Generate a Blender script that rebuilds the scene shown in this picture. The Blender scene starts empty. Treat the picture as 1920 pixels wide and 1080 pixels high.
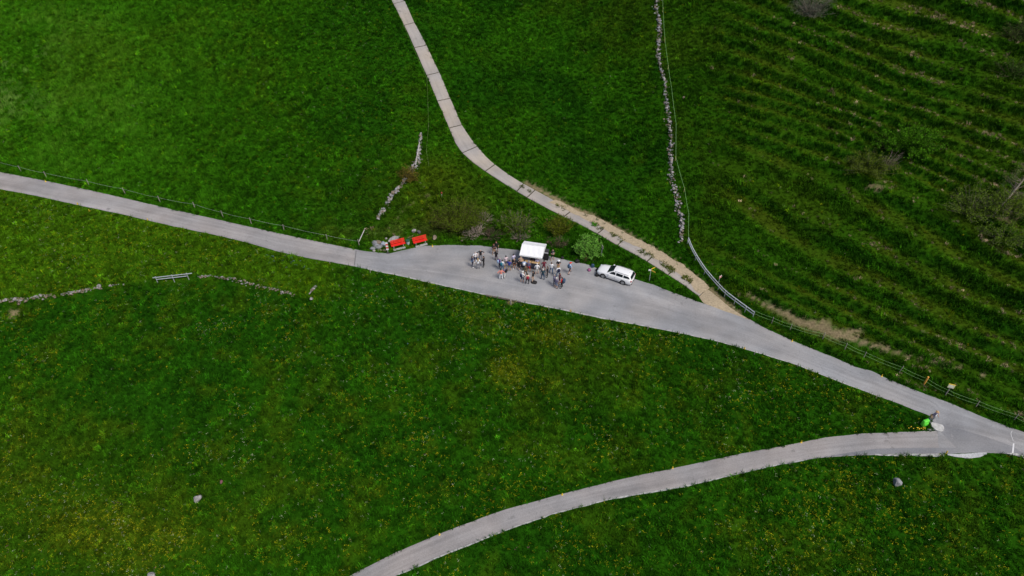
import bpy, bmesh, math, random
import numpy as np
from mathutils import Vector, Matrix, Euler

R = math.radians
rng = np.random.default_rng(11)
random.seed(11)
SC = bpy.context.scene
COL = SC.collection

# ------------------------------------------------------------------ camera, sky, sun, exposure
F_PX, PITCH, DIST = 1280.0, 42.0, 83.0          # 24 mm lens of a drone, looking down 42 degrees
CAM = np.array([0.0, -DIST * math.cos(R(PITCH)), DIST * math.sin(R(PITCH))])
cam_d = bpy.data.cameras.new('camera'); cam = bpy.data.objects.new('camera', cam_d); COL.objects.link(cam)
cam_d.lens = 24.0; cam_d.sensor_width = 36.0; cam_d.clip_start = 0.5; cam_d.clip_end = 3000
cam.location = CAM; cam.rotation_euler = (R(90 - PITCH), 0, 0)
SC.camera = cam

SUN_EL, SUN_AZ = 56.0, 132.0       # azimuth measured from +Y (away from the camera) towards +X
w = bpy.data.worlds.new('World'); SC.world = w; w.use_nodes = True
nt = w.node_tree; nt.nodes.clear()
sky = nt.nodes.new('ShaderNodeTexSky'); sky.sky_type = 'NISHITA'; sky.sun_disc = False
sky.sun_elevation = R(SUN_EL); sky.sun_rotation = R(SUN_AZ); sky.air_density = 1.0; sky.dust_density = 3.5; sky.ozone_density = 1.0
bg = nt.nodes.new('ShaderNodeBackground'); bg.inputs['Strength'].default_value = 0.078
wo = nt.nodes.new('ShaderNodeOutputWorld')
nt.links.new(sky.outputs[0], bg.inputs['Color']); nt.links.new(bg.outputs[0], wo.inputs['Surface'])
sun_d = bpy.data.lights.new('sun', 'SUN'); sun = bpy.data.objects.new('sun', sun_d); COL.objects.link(sun)
sun_d.energy = 1.5; sun_d.angle = R(20); sun_d.color = (1.0, 0.95, 0.88)
sd = Vector((math.sin(R(SUN_AZ)) * math.cos(R(SUN_EL)), math.cos(R(SUN_AZ)) * math.cos(R(SUN_EL)), math.sin(R(SUN_EL))))
sun.rotation_euler = sd.to_track_quat('Z', 'Y').to_euler(); sun.location = sd * 120
vs = SC.view_settings
vs.view_transform = 'Standard'; vs.look = 'None'; vs.gamma = 1.0; vs.use_curve_mapping = False
vs.exposure = 0.55

# ------------------------------------------------------------------ numeric helpers
_T = rng.random((256, 256))
def vnoise(x, y):
    x = np.asarray(x, float); y = np.asarray(y, float)
    xi = np.floor(x).astype(int); yi = np.floor(y).astype(int); fx = x - xi; fy = y - yi
    fx = fx * fx * (3 - 2 * fx); fy = fy * fy * (3 - 2 * fy)
    a = _T[xi & 255, yi & 255]; b = _T[(xi + 1) & 255, yi & 255]; c = _T[xi & 255, (yi + 1) & 255]; d = _T[(xi + 1) & 255, (yi + 1) & 255]
    return (a * (1 - fx) + b * fx) * (1 - fy) + (c * (1 - fx) + d * fx) * fy
def fbm(x, y, o=4):
    s = 0; a = .5; t = 0
    for i in range(o):
        s = s + a * vnoise(x * 2 ** i + 17.3 * i, y * 2 ** i + 5.1 * i); t += a; a *= .55
    return s / t
def sst(a, b, x):
    u = np.clip((np.asarray(x, float) - a) / (b - a), 0, 1); return u * u * (3 - 2 * u)
def sp(t, k=.7):
    return k * np.logaddexp(0, np.asarray(t, float) / k)
CP, SP_ = math.cos(R(PITCH)), math.sin(R(PITCH))
def rays(px, py):
    u = (np.asarray(px, float) - 960) / F_PX; v = (540 - np.asarray(py, float)) / F_PX
    return u, CP + v * SP_, -SP_ + v * CP         # x, y, z of the ray direction
def project(x, y, z):
    dx = x - CAM[0]; dy = y - CAM[1]; dz = z - CAM[2]
    dep = dy * CP - dz * SP_; up = dy * SP_ + dz * CP
    dep = np.where(dep < 1, 1, dep)
    return 960 + F_PX * dx / dep, 540 - F_PX * up / dep
def pline(pts, n=None, step=None):
    p = np.array(pts, float); d = np.r_[0, np.cumsum(np.hypot(*np.diff(p, axis=0).T))]
    if n is None: n = max(2, int(d[-1] / step) + 1)
    s = np.linspace(0, d[-1], n)
    return np.c_[np.interp(s, d, p[:, 0]), np.interp(s, d, p[:, 1])]
def smooth(p, k=2):
    p = np.array(p, float)
    for _ in range(k):
        q = np.empty((len(p) * 2 - 2, 2)); q[0::2] = .75 * p[:-1] + .25 * p[1:]; q[1::2] = .25 * p[:-1] + .75 * p[1:]
        p = np.r_[p[:1], q, p[-1:]]
    return p
def seg_dist(x, y, P, val=None):
    best = np.full(np.shape(x), 1e9); bv = np.zeros(np.shape(x))
    for i in range(len(P) - 1):
        ax, ay = P[i][:2]; bx, by = P[i + 1][:2]; dx = bx - ax; dy = by - ay; L = dx * dx + dy * dy + 1e-9
        u = np.clip(((x - ax) * dx + (y - ay) * dy) / L, 0, 1)
        d = np.hypot(x - ax - u * dx, y - ay - u * dy); m = d < best
        best = np.where(m, d, best)
        if val is not None: bv = np.where(m, val[i] * (1 - u) + val[i + 1] * u, bv)
    return (best, bv) if val is not None else best
def inpoly(x, y, P):
    c = np.zeros(np.shape(x), bool); n = len(P); j = n - 1
    for i in range(n):
        xi, yi = P[i]; xj, yj = P[j]
        if yi != yj:
            c ^= ((yi > y) != (yj > y)) & (x < (xj - xi) * (y - yi) / (yj - yi) + xi)
        j = i
    return c

# ------------------------------------------------------------------ the layout, read off the photograph (pixels of the 1920 x 1080 picture)
MAIN_UP = [(-420, 230), (-200, 279), (0, 323), (83, 339), (167, 356.7), (233, 371.7), (317, 391.5), (419, 414.5), (518, 437), (617, 458), (666, 468),
           (685, 471.3), (720, 475), (730, 476), (752, 470.6), (779, 464.4), (799, 461.3), (835, 460), (897, 460.6), (935, 465), (972, 469.4),
           (1035, 482), (1072, 490.5), (1102, 496.3), (1118, 503), (1190, 523.8), (1227, 535), (1250, 544.4), (1289, 559), (1318, 569), (1411, 602),
           (1433, 615), (1483, 638), (1537, 660), (1567, 671.7), (1600, 687), (1613, 691), (1633, 695), (1658, 708), (1717, 733), (1773, 753),
           (1847, 784), (1889, 800), (1920, 811), (2100, 880), (2500, 1030)]
MAIN_LO = [(-420, 270), (-200, 313), (0, 355), (67, 367.5), (142, 384), (233, 403), (320, 423.5), (399, 440), (459, 454), (518, 471), (577, 484),
           (637, 494.7), (697, 506.5), (735, 514), (785, 525), (829, 535), (860, 542), (898, 550), (947, 560), (976, 566), (1059, 582), (1130, 597),
           (1200, 610), (1276, 624.6), (1345, 640), (1412, 659), (1433, 665), (1495, 684.5), (1536, 701), (1578, 717), (1633, 738), (1684, 757),
           (1732, 776), (1745, 781), (1757, 809), (1761, 851.6), (1771, 851.6), (1837, 849), (1888, 851), (1920, 855), (2100, 925), (2500, 1090)]
BR_UP = [(420, 1230), (560, 1138), (656, 1080), (740, 1036.7), (827, 1000), (940, 958), (1053, 926.7), (1173, 896.7), (1280, 875), (1380, 853),
         (1480, 834), (1547, 820.5), (1613, 813.5), (1698, 810.5), (1757, 808)]
BR_LO = [(500, 1268), (640, 1142), (747, 1077), (840, 1037), (940, 997), (1040, 962), (1140, 936.7), (1280, 912.5), (1347, 897), (1447, 873.5),
         (1513, 862), (1580, 855), (1680, 851.7), (1761, 851.6)]
TRACK = [((700, -80), (728, -84), 0), ((718, -34), (744, -39), 1), ((737.5, 8), (759, 2), 1), ((757.8, 48), (777, 43), 1), ((777, 90), (800, 85.4), 1), ((800, 142), (824, 136), 1),
         ((820, 190), (844.4, 185), 1), ((842, 240.7), (866, 234.7), 1), ((853, 268), (880, 256), 0), ((866.7, 287.5), (895, 275), 1),
         ((886, 305), (910, 293), 0), ((910, 321.7), (928, 309), 1), ((938, 340.5), (952, 327), 0), ((969, 359.5), (981.7, 345), 1),
         ((988, 371), (1003, 357), 1), ((1023, 390), (1040, 377), 0), ((1057, 407), (1074, 394), 1), ((1090, 423), (1106, 408.5), 0),
         ((1120, 439), (1138, 424), 1), ((1157, 460.6), (1176, 444.5), 1), ((1190, 478), (1204, 459), 0), ((1213, 491), (1231, 474), 1), ((1252, 516), (1272, 501), 1),
         ((1283, 536), (1298, 520), 0), ((1311, 556.7), (1326, 542), 1)]
APRON = [((1311, 556.7), (1326, 542)), ((1318, 569), (1344, 556.5)), ((1345, 578.8), (1366, 574.5)), ((1380, 591), (1390, 591)), ((1411, 602), (1412, 602.5))]

# ------------------------------------------------------------------ terrain: a hillside with the road and its lay-by cut in level
def road_z(x): return -0.045 * np.clip(x, -130, 130)
def hit_road(px, py):
    dx, dy, dz = rays(px, py)                      # CAM.z + s dz = -0.045 (CAM.x + s dx)
    s = -CAM[2] / (dz + 0.045 * dx)
    return s * dx, CAM[1] + s * dy
def edge(pl):
    p = pline(pl, step=6); x, y = hit_road(p[:, 0], p[:, 1]); o = np.argsort(x); return x[o], y[o]
_ux, _uy = edge(MAIN_UP); _lx, _ly = edge(MAIN_LO[:33] + [(1800, 800), (1920, 851), (2100, 925), (2500, 1090)])
def smooth1(a, k):
    ker = np.hanning(2 * k + 3)[1:-1]; ker /= ker.sum(); return np.convolve(np.pad(a, k, mode='edge'), ker, 'valid')
_gx = np.arange(-130, 130.1, .5)
def _ext(xs, ys):
    g = np.interp(_gx, xs, ys)
    lo = _gx < xs[0]; hi = _gx > xs[-1]
    sl = (ys[12] - ys[0]) / (xs[12] - xs[0]); sr = (ys[-1] - ys[-12]) / (xs[-1] - xs[-12])
    g[lo] = ys[0] + sl * (_gx[lo] - xs[0]); g[hi] = ys[-1] + sr * (_gx[hi] - xs[-1])
    return g
UPY = smooth1(_ext(_ux, _uy), 4); LOY = smooth1(_ext(_lx, _ly), 4)
def h_base(x, y):
    u = np.interp(x, _gx, UPY); l = np.interp(x, _gx, LOY)
    s_up = .33 + .13 * sst(8, 34, x)
    tu = sp(y - u - .9); tu = np.where(tu > 90, 90 + (tu - 90) * .5, tu)
    td = sp(l - .7 - y); td = np.where(td > 60, 60 + (td - 60) * .5, td)
    z = road_z(x) + s_up * tu - .25 * td
    far = sst(1.5, 9, np.maximum(y - u, l - y))
    return z + far * (1.1 * (fbm(x / 21, y / 21, 2) - .5) + .30 * (fbm(x / 4.5 + 9, y / 4.5, 2) - .5))
def unproj(px, py, hf, s0=20, s1=260, n=240):
    px = np.atleast_1d(np.asarray(px, float)); py = np.atleast_1d(np.asarray(py, float))
    dx, dy, dz = rays(px, py); S = np.linspace(s0, s1, n)
    X = CAM[0] + dx[:, None] * S; Y = CAM[1] + dy[:, None] * S; Z = CAM[2] + dz[:, None] * S
    under = (Z - hf(X, Y)) < 0
    k = np.where(under.any(1), under.argmax(1), n - 1); k = np.maximum(k, 1)
    a = S[k - 1]; b = S[k]
    for _ in range(22):
        m = .5 * (a + b); f = CAM[2] + dz * m - hf(CAM[0] + dx * m, CAM[1] + dy * m)
        a = np.where(f > 0, m, a); b = np.where(f > 0, b, m)
    return np.c_[CAM[0] + dx * b, CAM[1] + dy * b, CAM[2] + dz * b]
_tc = smooth([((l[0] + r[0]) / 2, (l[1] + r[1]) / 2) for l, r, j in TRACK], 1)
TRC = unproj(_tc[:, 0], _tc[:, 1], h_base)
_bn = 24; _bu = pline(BR_UP, _bn); _bl = pline(BR_LO, _bn); _bc = (_bu + _bl) / 2
BRC = unproj(_bc[:, 0], _bc[:, 1], h_base)
WALL_L = [(-120, 588), (5, 566), (60, 561), (120, 553), (185, 540), (240, 531), (296, 523), (356, 517), (420, 519), (460, 527), (500, 540), (545, 550), (588, 563)]
WLW = unproj(*np.array(WALL_L).T, h_base)
WALL_R = [(1225, -60), (1231, 0), (1229, 15.6), (1236, 42), (1236.7, 64), (1234, 84), (1233, 100), (1236.7, 121), (1241, 140), (1249, 164), (1247, 178),
          (1249, 191), (1251, 211), (1253, 231), (1258, 257), (1257, 292), (1257.8, 312), (1257.8, 334), (1261, 348), (1268, 361), (1272, 383),
          (1271, 399), (1277, 408), (1278, 430), (1275.6, 456)]
WRW = unproj(*np.array(WALL_R).T, h_base)
def terrace(x, y, u):
    c = (y - u + .16 * x + 7.0 * fbm(x / 34, (y - u) / 15, 2) + 1.8 * fbm(x / 9, (y - u) / 4 + 40, 3) + 5.0 * vnoise(x / 60, (y - u) / 8.5 + 4)) / 3.2
    fr = c - np.floor(c); return c, fr, .10 + 1.25 * vnoise(x / 10 + 3, np.floor(c) * 7.7)
def h_full(x, y):
    x = np.asarray(x, float); y = np.asarray(y, float)
    z = h_base(x, y)
    u = np.interp(x, _gx, UPY); l = np.interp(x, _gx, LOY)
    # cattle terraces on the steep pasture to the right
    xw = np.interp(y, WRW[::-1, 1], WRW[::-1, 0]); m = sst(3, 14, x - xw) * sst(3.0, 7.0, y - u)
    c, fr, amp = terrace(x, y, u); stair = np.floor(c) + sst(.60, .98, fr)
    z = z + m * .80 * amp * (stair - c)
    # terrace step under the old field wall on the left
    yw = np.interp(x, WLW[:, 0], WLW[:, 1]); s = yw - y
    mx = sst(WLW[-1, 0] + 2, WLW[-1, 0] - 4, x)
    z = z - mx * .95 * sst(-.1, .55, s) * (1 - sst(1.5, 14, s))
    # the branch road and the concrete track lie level across
    for P, w0, w1 in ((BRC, 1.5, 3.6), (TRC, 1.5, 3.4)):
        d, v = seg_dist(x, y, P, P[:, 2]); k = 1 - sst(w0, w1, d); z = z * (1 - k) + v * k
    return z
GX0, GX1, GY0, GY1, GS = -115.0, 115.0, -48.0, 110.0, .5
gxs = np.arange(GX0, GX1 + .01, GS); gys = np.arange(GY0, GY1 + .01, GS)
HG = np.zeros((len(gxs), len(gys)))
for i0 in range(0, len(gxs), 80):
    X, Y = np.meshgrid(gxs[i0:i0 + 80], gys, indexing='ij'); HG[i0:i0 + 80] = h_full(X, Y)
def H(x, y):
    fx = np.clip((np.asarray(x, float) - GX0) / GS, 0, len(gxs) - 1.001); fy = np.clip((np.asarray(y, float) - GY0) / GS, 0, len(gys) - 1.001)
    i = fx.astype(int); j = fy.astype(int); a = fx - i; b = fy - j
    return (HG[i, j] * (1 - a) + HG[i + 1, j] * a) * (1 - b) + (HG[i, j + 1] * (1 - a) + HG[i + 1, j + 1] * a) * b
def P3(px, py):                                    # a pixel to the point of the ground it shows
    p = unproj(px, py, H)[0]; return Vector((float(p[0]), float(p[1]), float(p[2])))
def P3s(pts):
    a = np.array(pts, float); return unproj(a[:, 0], a[:, 1], H)
def gz(x, y): return float(H(np.array([x]), np.array([y]))[0])
# ------------------------------------------------------------------ materials
def lin(h):
    h = h.lstrip('#'); c = [int(h[i:i + 2], 16) / 255 for i in (0, 2, 4)]
    return tuple(x / 12.92 if x <= .04045 else ((x + .055) / 1.055) ** 2.4 for x in c)
MATS = {}
def mat(name, col, rough=.7, var=.0, scale=6.0, bump=0.0, metal=0.0, coat=0.0, spec=.5):
    if name in MATS: return MATS[name]
    if isinstance(col, str): col = lin(col)
    m = bpy.data.materials.new(name); m.use_nodes = True; t = m.node_tree; b = t.nodes['Principled BSDF']
    b.inputs['Base Color'].default_value = (*col, 1); b.inputs['Roughness'].default_value = rough; b.inputs['Metallic'].default_value = metal
    b.inputs['Coat Weight'].default_value = coat; b.inputs['Specular IOR Level'].default_value = spec
    if var or bump:
        g = t.nodes.new('ShaderNodeNewGeometry'); n = t.nodes.new('ShaderNodeTexNoise'); n.inputs['Scale'].default_value = scale; n.inputs['Detail'].default_value = 5
        t.links.new(g.outputs['Position'], n.inputs['Vector'])
        if var:
            r = t.nodes.new('ShaderNodeMapRange'); r.inputs['From Min'].default_value = .25; r.inputs['From Max'].default_value = .75
            r.inputs['To Min'].default_value = 1 - var; r.inputs['To Max'].default_value = 1 + var
            t.links.new(n.outputs['Fac'], r.inputs['Value'])
            x = t.nodes.new('ShaderNodeVectorMath'); x.operation = 'SCALE'; x.inputs[0].default_value = col
            t.links.new(r.outputs[0], x.inputs['Scale']); t.links.new(x.outputs[0], b.inputs['Base Color'])
        if bump:
            k = t.nodes.new('ShaderNodeBump'); k.inputs['Strength'].default_value = bump; k.inputs['Distance'].default_value = .03
            t.links.new(n.outputs['Fac'], k.inputs['Height']); t.links.new(k.outputs[0], b.inputs['Normal'])
    MATS[name] = m; return m
def glass_dark(name, col):
    m = mat(name, col, .06, spec=.6); return m

def N(t, typ, **kw):
    n = t.nodes.new(typ)
    for k, v in kw.items(): setattr(n, k, v)
    return n
def asphalt(name, col, tracks=.12, warm=(1.05, 1.0, .96), stain=.35):
    """worn asphalt: grain, broad patches, two lighter wheel tracks (UV: x metres along, y 0..1 across), dark drips"""
    m = bpy.data.materials.new(name); m.use_nodes = True; t = m.node_tree; b = t.nodes['Principled BSDF']; L = t.links
    g = N(t, 'ShaderNodeNewGeometry'); uv = N(t, 'ShaderNodeUVMap'); uv.uv_map = 'uv'
    def noise(scale, det, src, vec=None):
        n = N(t, 'ShaderNodeTexNoise'); n.inputs['Scale'].default_value = scale; n.inputs['Detail'].default_value = det
        L.new(src, n.inputs['Vector']); return n.outputs['Fac']
    def rngm(v, a, c, lo, hi):
        r = N(t, 'ShaderNodeMapRange'); r.inputs[1].default_value = a; r.inputs[2].default_value = c; r.inputs[3].default_value = lo; r.inputs[4].default_value = hi
        L.new(v, r.inputs[0]); return r.outputs[0]
    def mul(a, c):
        x = N(t, 'ShaderNodeMath', operation='MULTIPLY'); L.new(a, x.inputs[0])
        if isinstance(c, float): x.inputs[1].default_value = c
        else: L.new(c, x.inputs[1])
        return x.outputs[0]
    fine = rngm(noise(9, 6, g.outputs['Position']), .3, .7, .88, 1.12)
    grit = rngm(noise(60, 2, g.outputs['Position']), .3, .7, .9, 1.1)
    broad = rngm(noise(.35, 4, g.outputs['Position']), .3, .7, .86, 1.14)
    st = N(t, 'ShaderNodeMapping'); st.inputs['Scale'].default_value = (.06, 5.0, 1); L.new(uv.outputs[0], st.inputs['Vector'])
    streak = rngm(noise(1.0, 4, st.outputs[0]), .3, .7, 1 - tracks, 1 + tracks)
    sm = noise(.9, 3, g.outputs['Position']); drip = rngm(sm, .68, .76, 1.0, 1 - stain)
    sp2 = rngm(noise(3.1, 2, g.outputs['Position']), .74, .80, 1.0, 1 - stain * 1.6)
    st2 = N(t, 'ShaderNodeMapping'); st2.inputs['Scale'].default_value = (.025, 11.0, 1); L.new(uv.outputs[0], st2.inputs['Vector'])
    line = rngm(noise(1.0, 2, st2.outputs[0]), .62, .72, 1.0, 1 + tracks * .9)
    vo = N(t, 'ShaderNodeTexVoronoi', feature='DISTANCE_TO_EDGE'); vo.inputs['Scale'].default_value = .22; wpn = N(t, 'ShaderNodeVectorMath', operation='ADD'); nz = N(t, 'ShaderNodeTexNoise'); nz.inputs['Scale'].default_value = .6
    L.new(g.outputs['Position'], nz.inputs['Vector']); L.new(g.outputs['Position'], wpn.inputs[0]); L.new(nz.outputs['Color'], wpn.inputs[1]); L.new(wpn.outputs[0], vo.inputs['Vector'])
    crack = rngm(vo.outputs['Distance'], .0, .007, .88, 1.0)
    k = mul(mul(mul(mul(mul(mul(mul(fine, grit), broad), streak), drip), sp2), line), crack)
    mixc = N(t, 'ShaderNodeMix', data_type='RGBA'); mixc.inputs['A'].default_value = (*col, 1)
    mixc.inputs['B'].default_value = (*[c * q for c, q in zip(col, warm)], 1); L.new(rngm(noise(.18, 3, g.outputs['Position']), .4, .65, 0, 1), mixc.inputs['Factor'])
    x = N(t, 'ShaderNodeVectorMath', operation='SCALE'); L.new(mixc.outputs['Result'], x.inputs[0]); L.new(k, x.inputs['Scale']); L.new(x.outputs[0], b.inputs['Base Color'])
    b.inputs['Roughness'].default_value = .9; b.inputs['Specular IOR Level'].default_value = .25
    bp = N(t, 'ShaderNodeBump'); bp.inputs['Strength'].default_value = .25; bp.inputs['Distance'].default_value = .01
    L.new(noise(45, 3, g.outputs['Position']), bp.inputs['Height']); L.new(bp.outputs[0], b.inputs['Normal'])
    return m
def vcol_mat(name, typ='GEOMETRY', rough=.8, var=.25, scale=7., trans=0.0):
    m = bpy.data.materials.new(name); m.use_nodes = True; t = m.node_tree; b = t.nodes['Principled BSDF']; L = t.links
    a = N(t, 'ShaderNodeAttribute'); a.attribute_type = typ; a.attribute_name = 'col'
    g = N(t, 'ShaderNodeNewGeometry'); n = N(t, 'ShaderNodeTexNoise'); n.inputs['Scale'].default_value = scale; n.inputs['Detail'].default_value = 5
    L.new(g.outputs['Position'], n.inputs['Vector'])
    r = N(t, 'ShaderNodeMapRange'); r.inputs[1].default_value = .3; r.inputs[2].default_value = .7; r.inputs[3].default_value = 1 - var; r.inputs[4].default_value = 1 + var
    L.new(n.outputs['Fac'], r.inputs[0])
    x = N(t, 'ShaderNodeVectorMath', operation='SCALE'); L.new(a.outputs['Color'], x.inputs[0]); L.new(r.outputs[0], x.inputs['Scale'])
    L.new(x.outputs[0], b.inputs['Base Color']); b.inputs['Roughness'].default_value = rough; b.inputs['Specular IOR Level'].default_value = .03
    return m

# ------------------------------------------------------------------ mesh helpers
def mesh_np(name, V, Fc, mats=(), smooth_=False, mi=None):
    me = bpy.data.meshes.new(name); me.from_pydata([tuple(map(float, v)) for v in V], [], [tuple(map(int, f)) for f in Fc])
    for m in mats: me.materials.append(m)
    if mi is not None: me.polygons.foreach_set('material_index', np.array(mi, np.int32))
    if smooth_: me.polygons.foreach_set('use_smooth', np.ones(len(me.polygons), bool))
    me.update(); return me
def obj(name, me, parent=None, loc=None, rot=None, scale=None):
    o = bpy.data.objects.new(name, me); COL.objects.link(o)
    if parent is not None: o.parent = parent
    if loc is not None: o.location = loc
    if rot is not None: o.rotation_euler = rot
    if scale is not None: o.scale = scale
    return o
def tag(o, label, cat, group=None):
    o['label'] = label; o['category'] = cat
    if group: o['group'] = group
    return o
def thing(name, label, cat, loc, rotz=0.0, group=None):
    return tag(obj(name, None, None, loc, (0, 0, rotz)), label, cat, group)
def structure(o): o['kind'] = 'structure'; return o
def stuff(o): o['kind'] = 'stuff'; return o
class MB:
    def __init__(s): s.v = []; s.f = []; s.m = []
    def add(s, V, Fc, m=0):
        b = len(s.v); s.v += [tuple(v) for v in V]; s.f += [tuple(i + b for i in f) for f in Fc]; s.m += [m] * len(Fc); return s
    def box(s, c, d, m=0, rot=None, taper=1.0):
        x, y, z = (q / 2 for q in d); V = []
        for k, t in ((-1, 1.0), (1, taper)):
            for i, j in ((-1, -1), (1, -1), (1, 1), (-1, 1)):
                p = Vector((i * x * t, j * y * t, k * z))
                if rot is not None: p = rot @ p
                V.append(p + Vector(c))
        return s.add(V, [(3, 2, 1, 0), (4, 5, 6, 7), (0, 1, 5, 4), (1, 2, 6, 5), (2, 3, 7, 6), (3, 0, 4, 7)], m)
    def tube(s, pts, rad, n=6, m=0, cap=True):
        pts = [Vector(p) for p in pts]; rad = [rad] * len(pts) if isinstance(rad, (int, float)) else rad; V = []; up = None
        for i, p in enumerate(pts):
            d = (pts[min(i + 1, len(pts) - 1)] - pts[max(i - 1, 0)]).normalized()
            a = d.cross(Vector((0, 0, 1)) if abs(d.z) < .95 else Vector((1, 0, 0))).normalized() if up is None else (up - d * up.dot(d)).normalized()
            up = a; b = d.cross(a)
            for k in range(n):
                q = 2 * math.pi * k / n; V.append(p + (a * math.cos(q) + b * math.sin(q)) * rad[i])
        Fc = [(i * n + k, i * n + (k + 1) % n, (i + 1) * n + (k + 1) % n, (i + 1) * n + k) for i in range(len(pts) - 1) for k in range(n)]
        if cap: Fc += [tuple(reversed(range(n))), tuple((len(pts) - 1) * n + k for k in range(n))]
        return s.add(V, Fc, m)
    def lathe(s, prof, n=16, m=0, c=(0, 0, 0), rot=None):
        V = []; Fc = []
        for r, z in prof:
            for k in range(n):
                q = 2 * math.pi * k / n; p = Vector((r * math.cos(q), r * math.sin(q), z))
                if rot is not None: p = rot @ p
                V.append(p + Vector(c))
        for i in range(len(prof) - 1):
            for k in range(n): Fc.append((i * n + k, i * n + (k + 1) % n, (i + 1) * n + (k + 1) % n, (i + 1) * n + k))
        Fc += [tuple(reversed(range(n))), tuple((len(prof) - 1) * n + k for k in range(n))]
        return s.add(V, Fc, m)
    def ball(s, c, r, nu=12, nv=8, m=0, keep=None):
        r = (r, r, r) if isinstance(r, (int, float)) else r; V = []; Fc = []
        for j in range(nv + 1):
            a = math.pi * j / nv
            for i in range(nu):
                b = 2 * math.pi * i / nu; V.append(Vector((c[0] + r[0] * math.sin(a) * math.cos(b), c[1] + r[1] * math.sin(a) * math.sin(b), c[2] + r[2] * math.cos(a))))
        for j in range(nv):
            for i in range(nu):
                f = (j * nu + i, (j + 1) * nu + i, (j + 1) * nu + (i + 1) % nu, j * nu + (i + 1) % nu)
                if keep:
                    q = sum((V[k] for k in f), Vector()) / 4 - Vector(c)
                    if not keep(q): continue
                Fc.append(f)
        return s.add(V, Fc, m)
    def build(s, name, mats, parent=None, smooth_=False, **kw):
        mats = mats if isinstance(mats, (list, tuple)) else [mats]
        return obj(name, mesh_np(name, s.v, s.f, mats, smooth_, s.m), parent, **kw)
def rock_mesh(name, seed, m, sub=2, rough=.32, flat=.75):
    bm = bmesh.new(); bmesh.ops.create_icosphere(bm, subdivisions=sub, radius=.5); r = random.Random(seed)
    ax = [Vector((r.gauss(0, 1), r.gauss(0, 1), r.gauss(0, 1))).normalized() for _ in range(9)]; of = [r.uniform(.27, .46) for _ in range(9)]
    for v in bm.verts:
        for a, o in zip(ax, of):
            d = v.co.dot(a)
            if d > o: v.co -= a * (d - o)
        v.co *= 1 + r.uniform(-rough, rough) * .18
        v.co.z *= flat
    me = bpy.data.meshes.new(name); bm.to_mesh(me); bm.free(); me.materials.append(m); return me
def strip(name, A, B, m, off=.04, nx=5, parent=None, step=.6, jitter=0.0, thick=0.0, hf=None):
    """a sheet of surfacing draped on the ground between two edges given in metres (matched point by point)"""
    A = np.array(A)[:, :2]; B = np.array(B)[:, :2]; C = (A + B) / 2
    d = np.r_[0, np.cumsum(np.hypot(*np.diff(C, axis=0).T))]; n = max(2, int(d[-1] / step) + 1); s = np.linspace(0, d[-1], n)
    A = np.c_[np.interp(s, d, A[:, 0]), np.interp(s, d, A[:, 1])]; B = np.c_[np.interp(s, d, B[:, 0]), np.interp(s, d, B[:, 1])]
    if jitter:
        nn = (B - A) / (np.hypot(*(B - A).T)[:, None] + 1e-6)
        A = A + nn * (jitter * (2 * fbm(s * 1.3, s * 0 + 3, 3) - 1))[:, None]; B = B + nn * (jitter * (2 * fbm(s * 1.3, s * 0 + 9, 3) - 1))[:, None]
    T = np.linspace(0, 1, nx); V = A[:, None] * (1 - T)[None, :, None] + B[:, None] * T[None, :, None]; V = V.reshape(-1, 2)
    z = H(V[:, 0], V[:, 1]) + off; V3 = np.c_[V, z]
    I = np.arange(n * nx).reshape(n, nx)
    Q = np.stack([I[:-1, :-1], I[1:, :-1], I[1:, 1:], I[:-1, 1:]], -1).reshape(-1, 4)
    uv = np.stack(np.broadcast_arrays(s[:, None], T[None, :]), -1).reshape(-1, 2)
    Vl = [tuple(v) for v in V3]; Fl = [tuple(q) for q in Q]
    e1 = V3[I[0, 1]] - V3[I[0, 0]]; e2 = V3[I[1, 0]] - V3[I[0, 0]]
    flip = np.cross(e2, e1)[2] < 0
    if flip: Fl = [tuple(reversed(f)) for f in Fl]
    if thick:
        ring = list(I[0, :]) + list(I[1:, -1]) + list(I[-1, -2::-1]) + list(I[-2:0:-1, 0]); b = len(Vl)
        Vl += [(V3[k][0], V3[k][1], V3[k][2] - thick) for k in ring]; uv = np.r_[uv, uv[ring]]
        for k in range(len(ring)):
            q = (ring[k], ring[(k + 1) % len(ring)], b + (k + 1) % len(ring), b + k); Fl.append(q if flip else tuple(reversed(q)))
    me = mesh_np(name, Vl, Fl, [m]); ul = me.uv_layers.new(name='uv')
    li = np.zeros(len(me.loops), np.int32); me.loops.foreach_get('vertex_index', li)
    ul.data.foreach_set('uv', uv[li].astype(np.float32).ravel())
    return obj(name, me, parent)
def by_x(U, Lo, x0, x1, step=3.0):
    xs = np.arange(x0, x1 + .1, step); xs[-1] = x1
    U = np.array(U, float); Lo = np.array(Lo, float)
    return P3s(np.c_[xs, np.interp(xs, U[:, 0], U[:, 1])]), P3s(np.c_[xs, np.interp(xs, Lo[:, 0], Lo[:, 1])])

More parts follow.
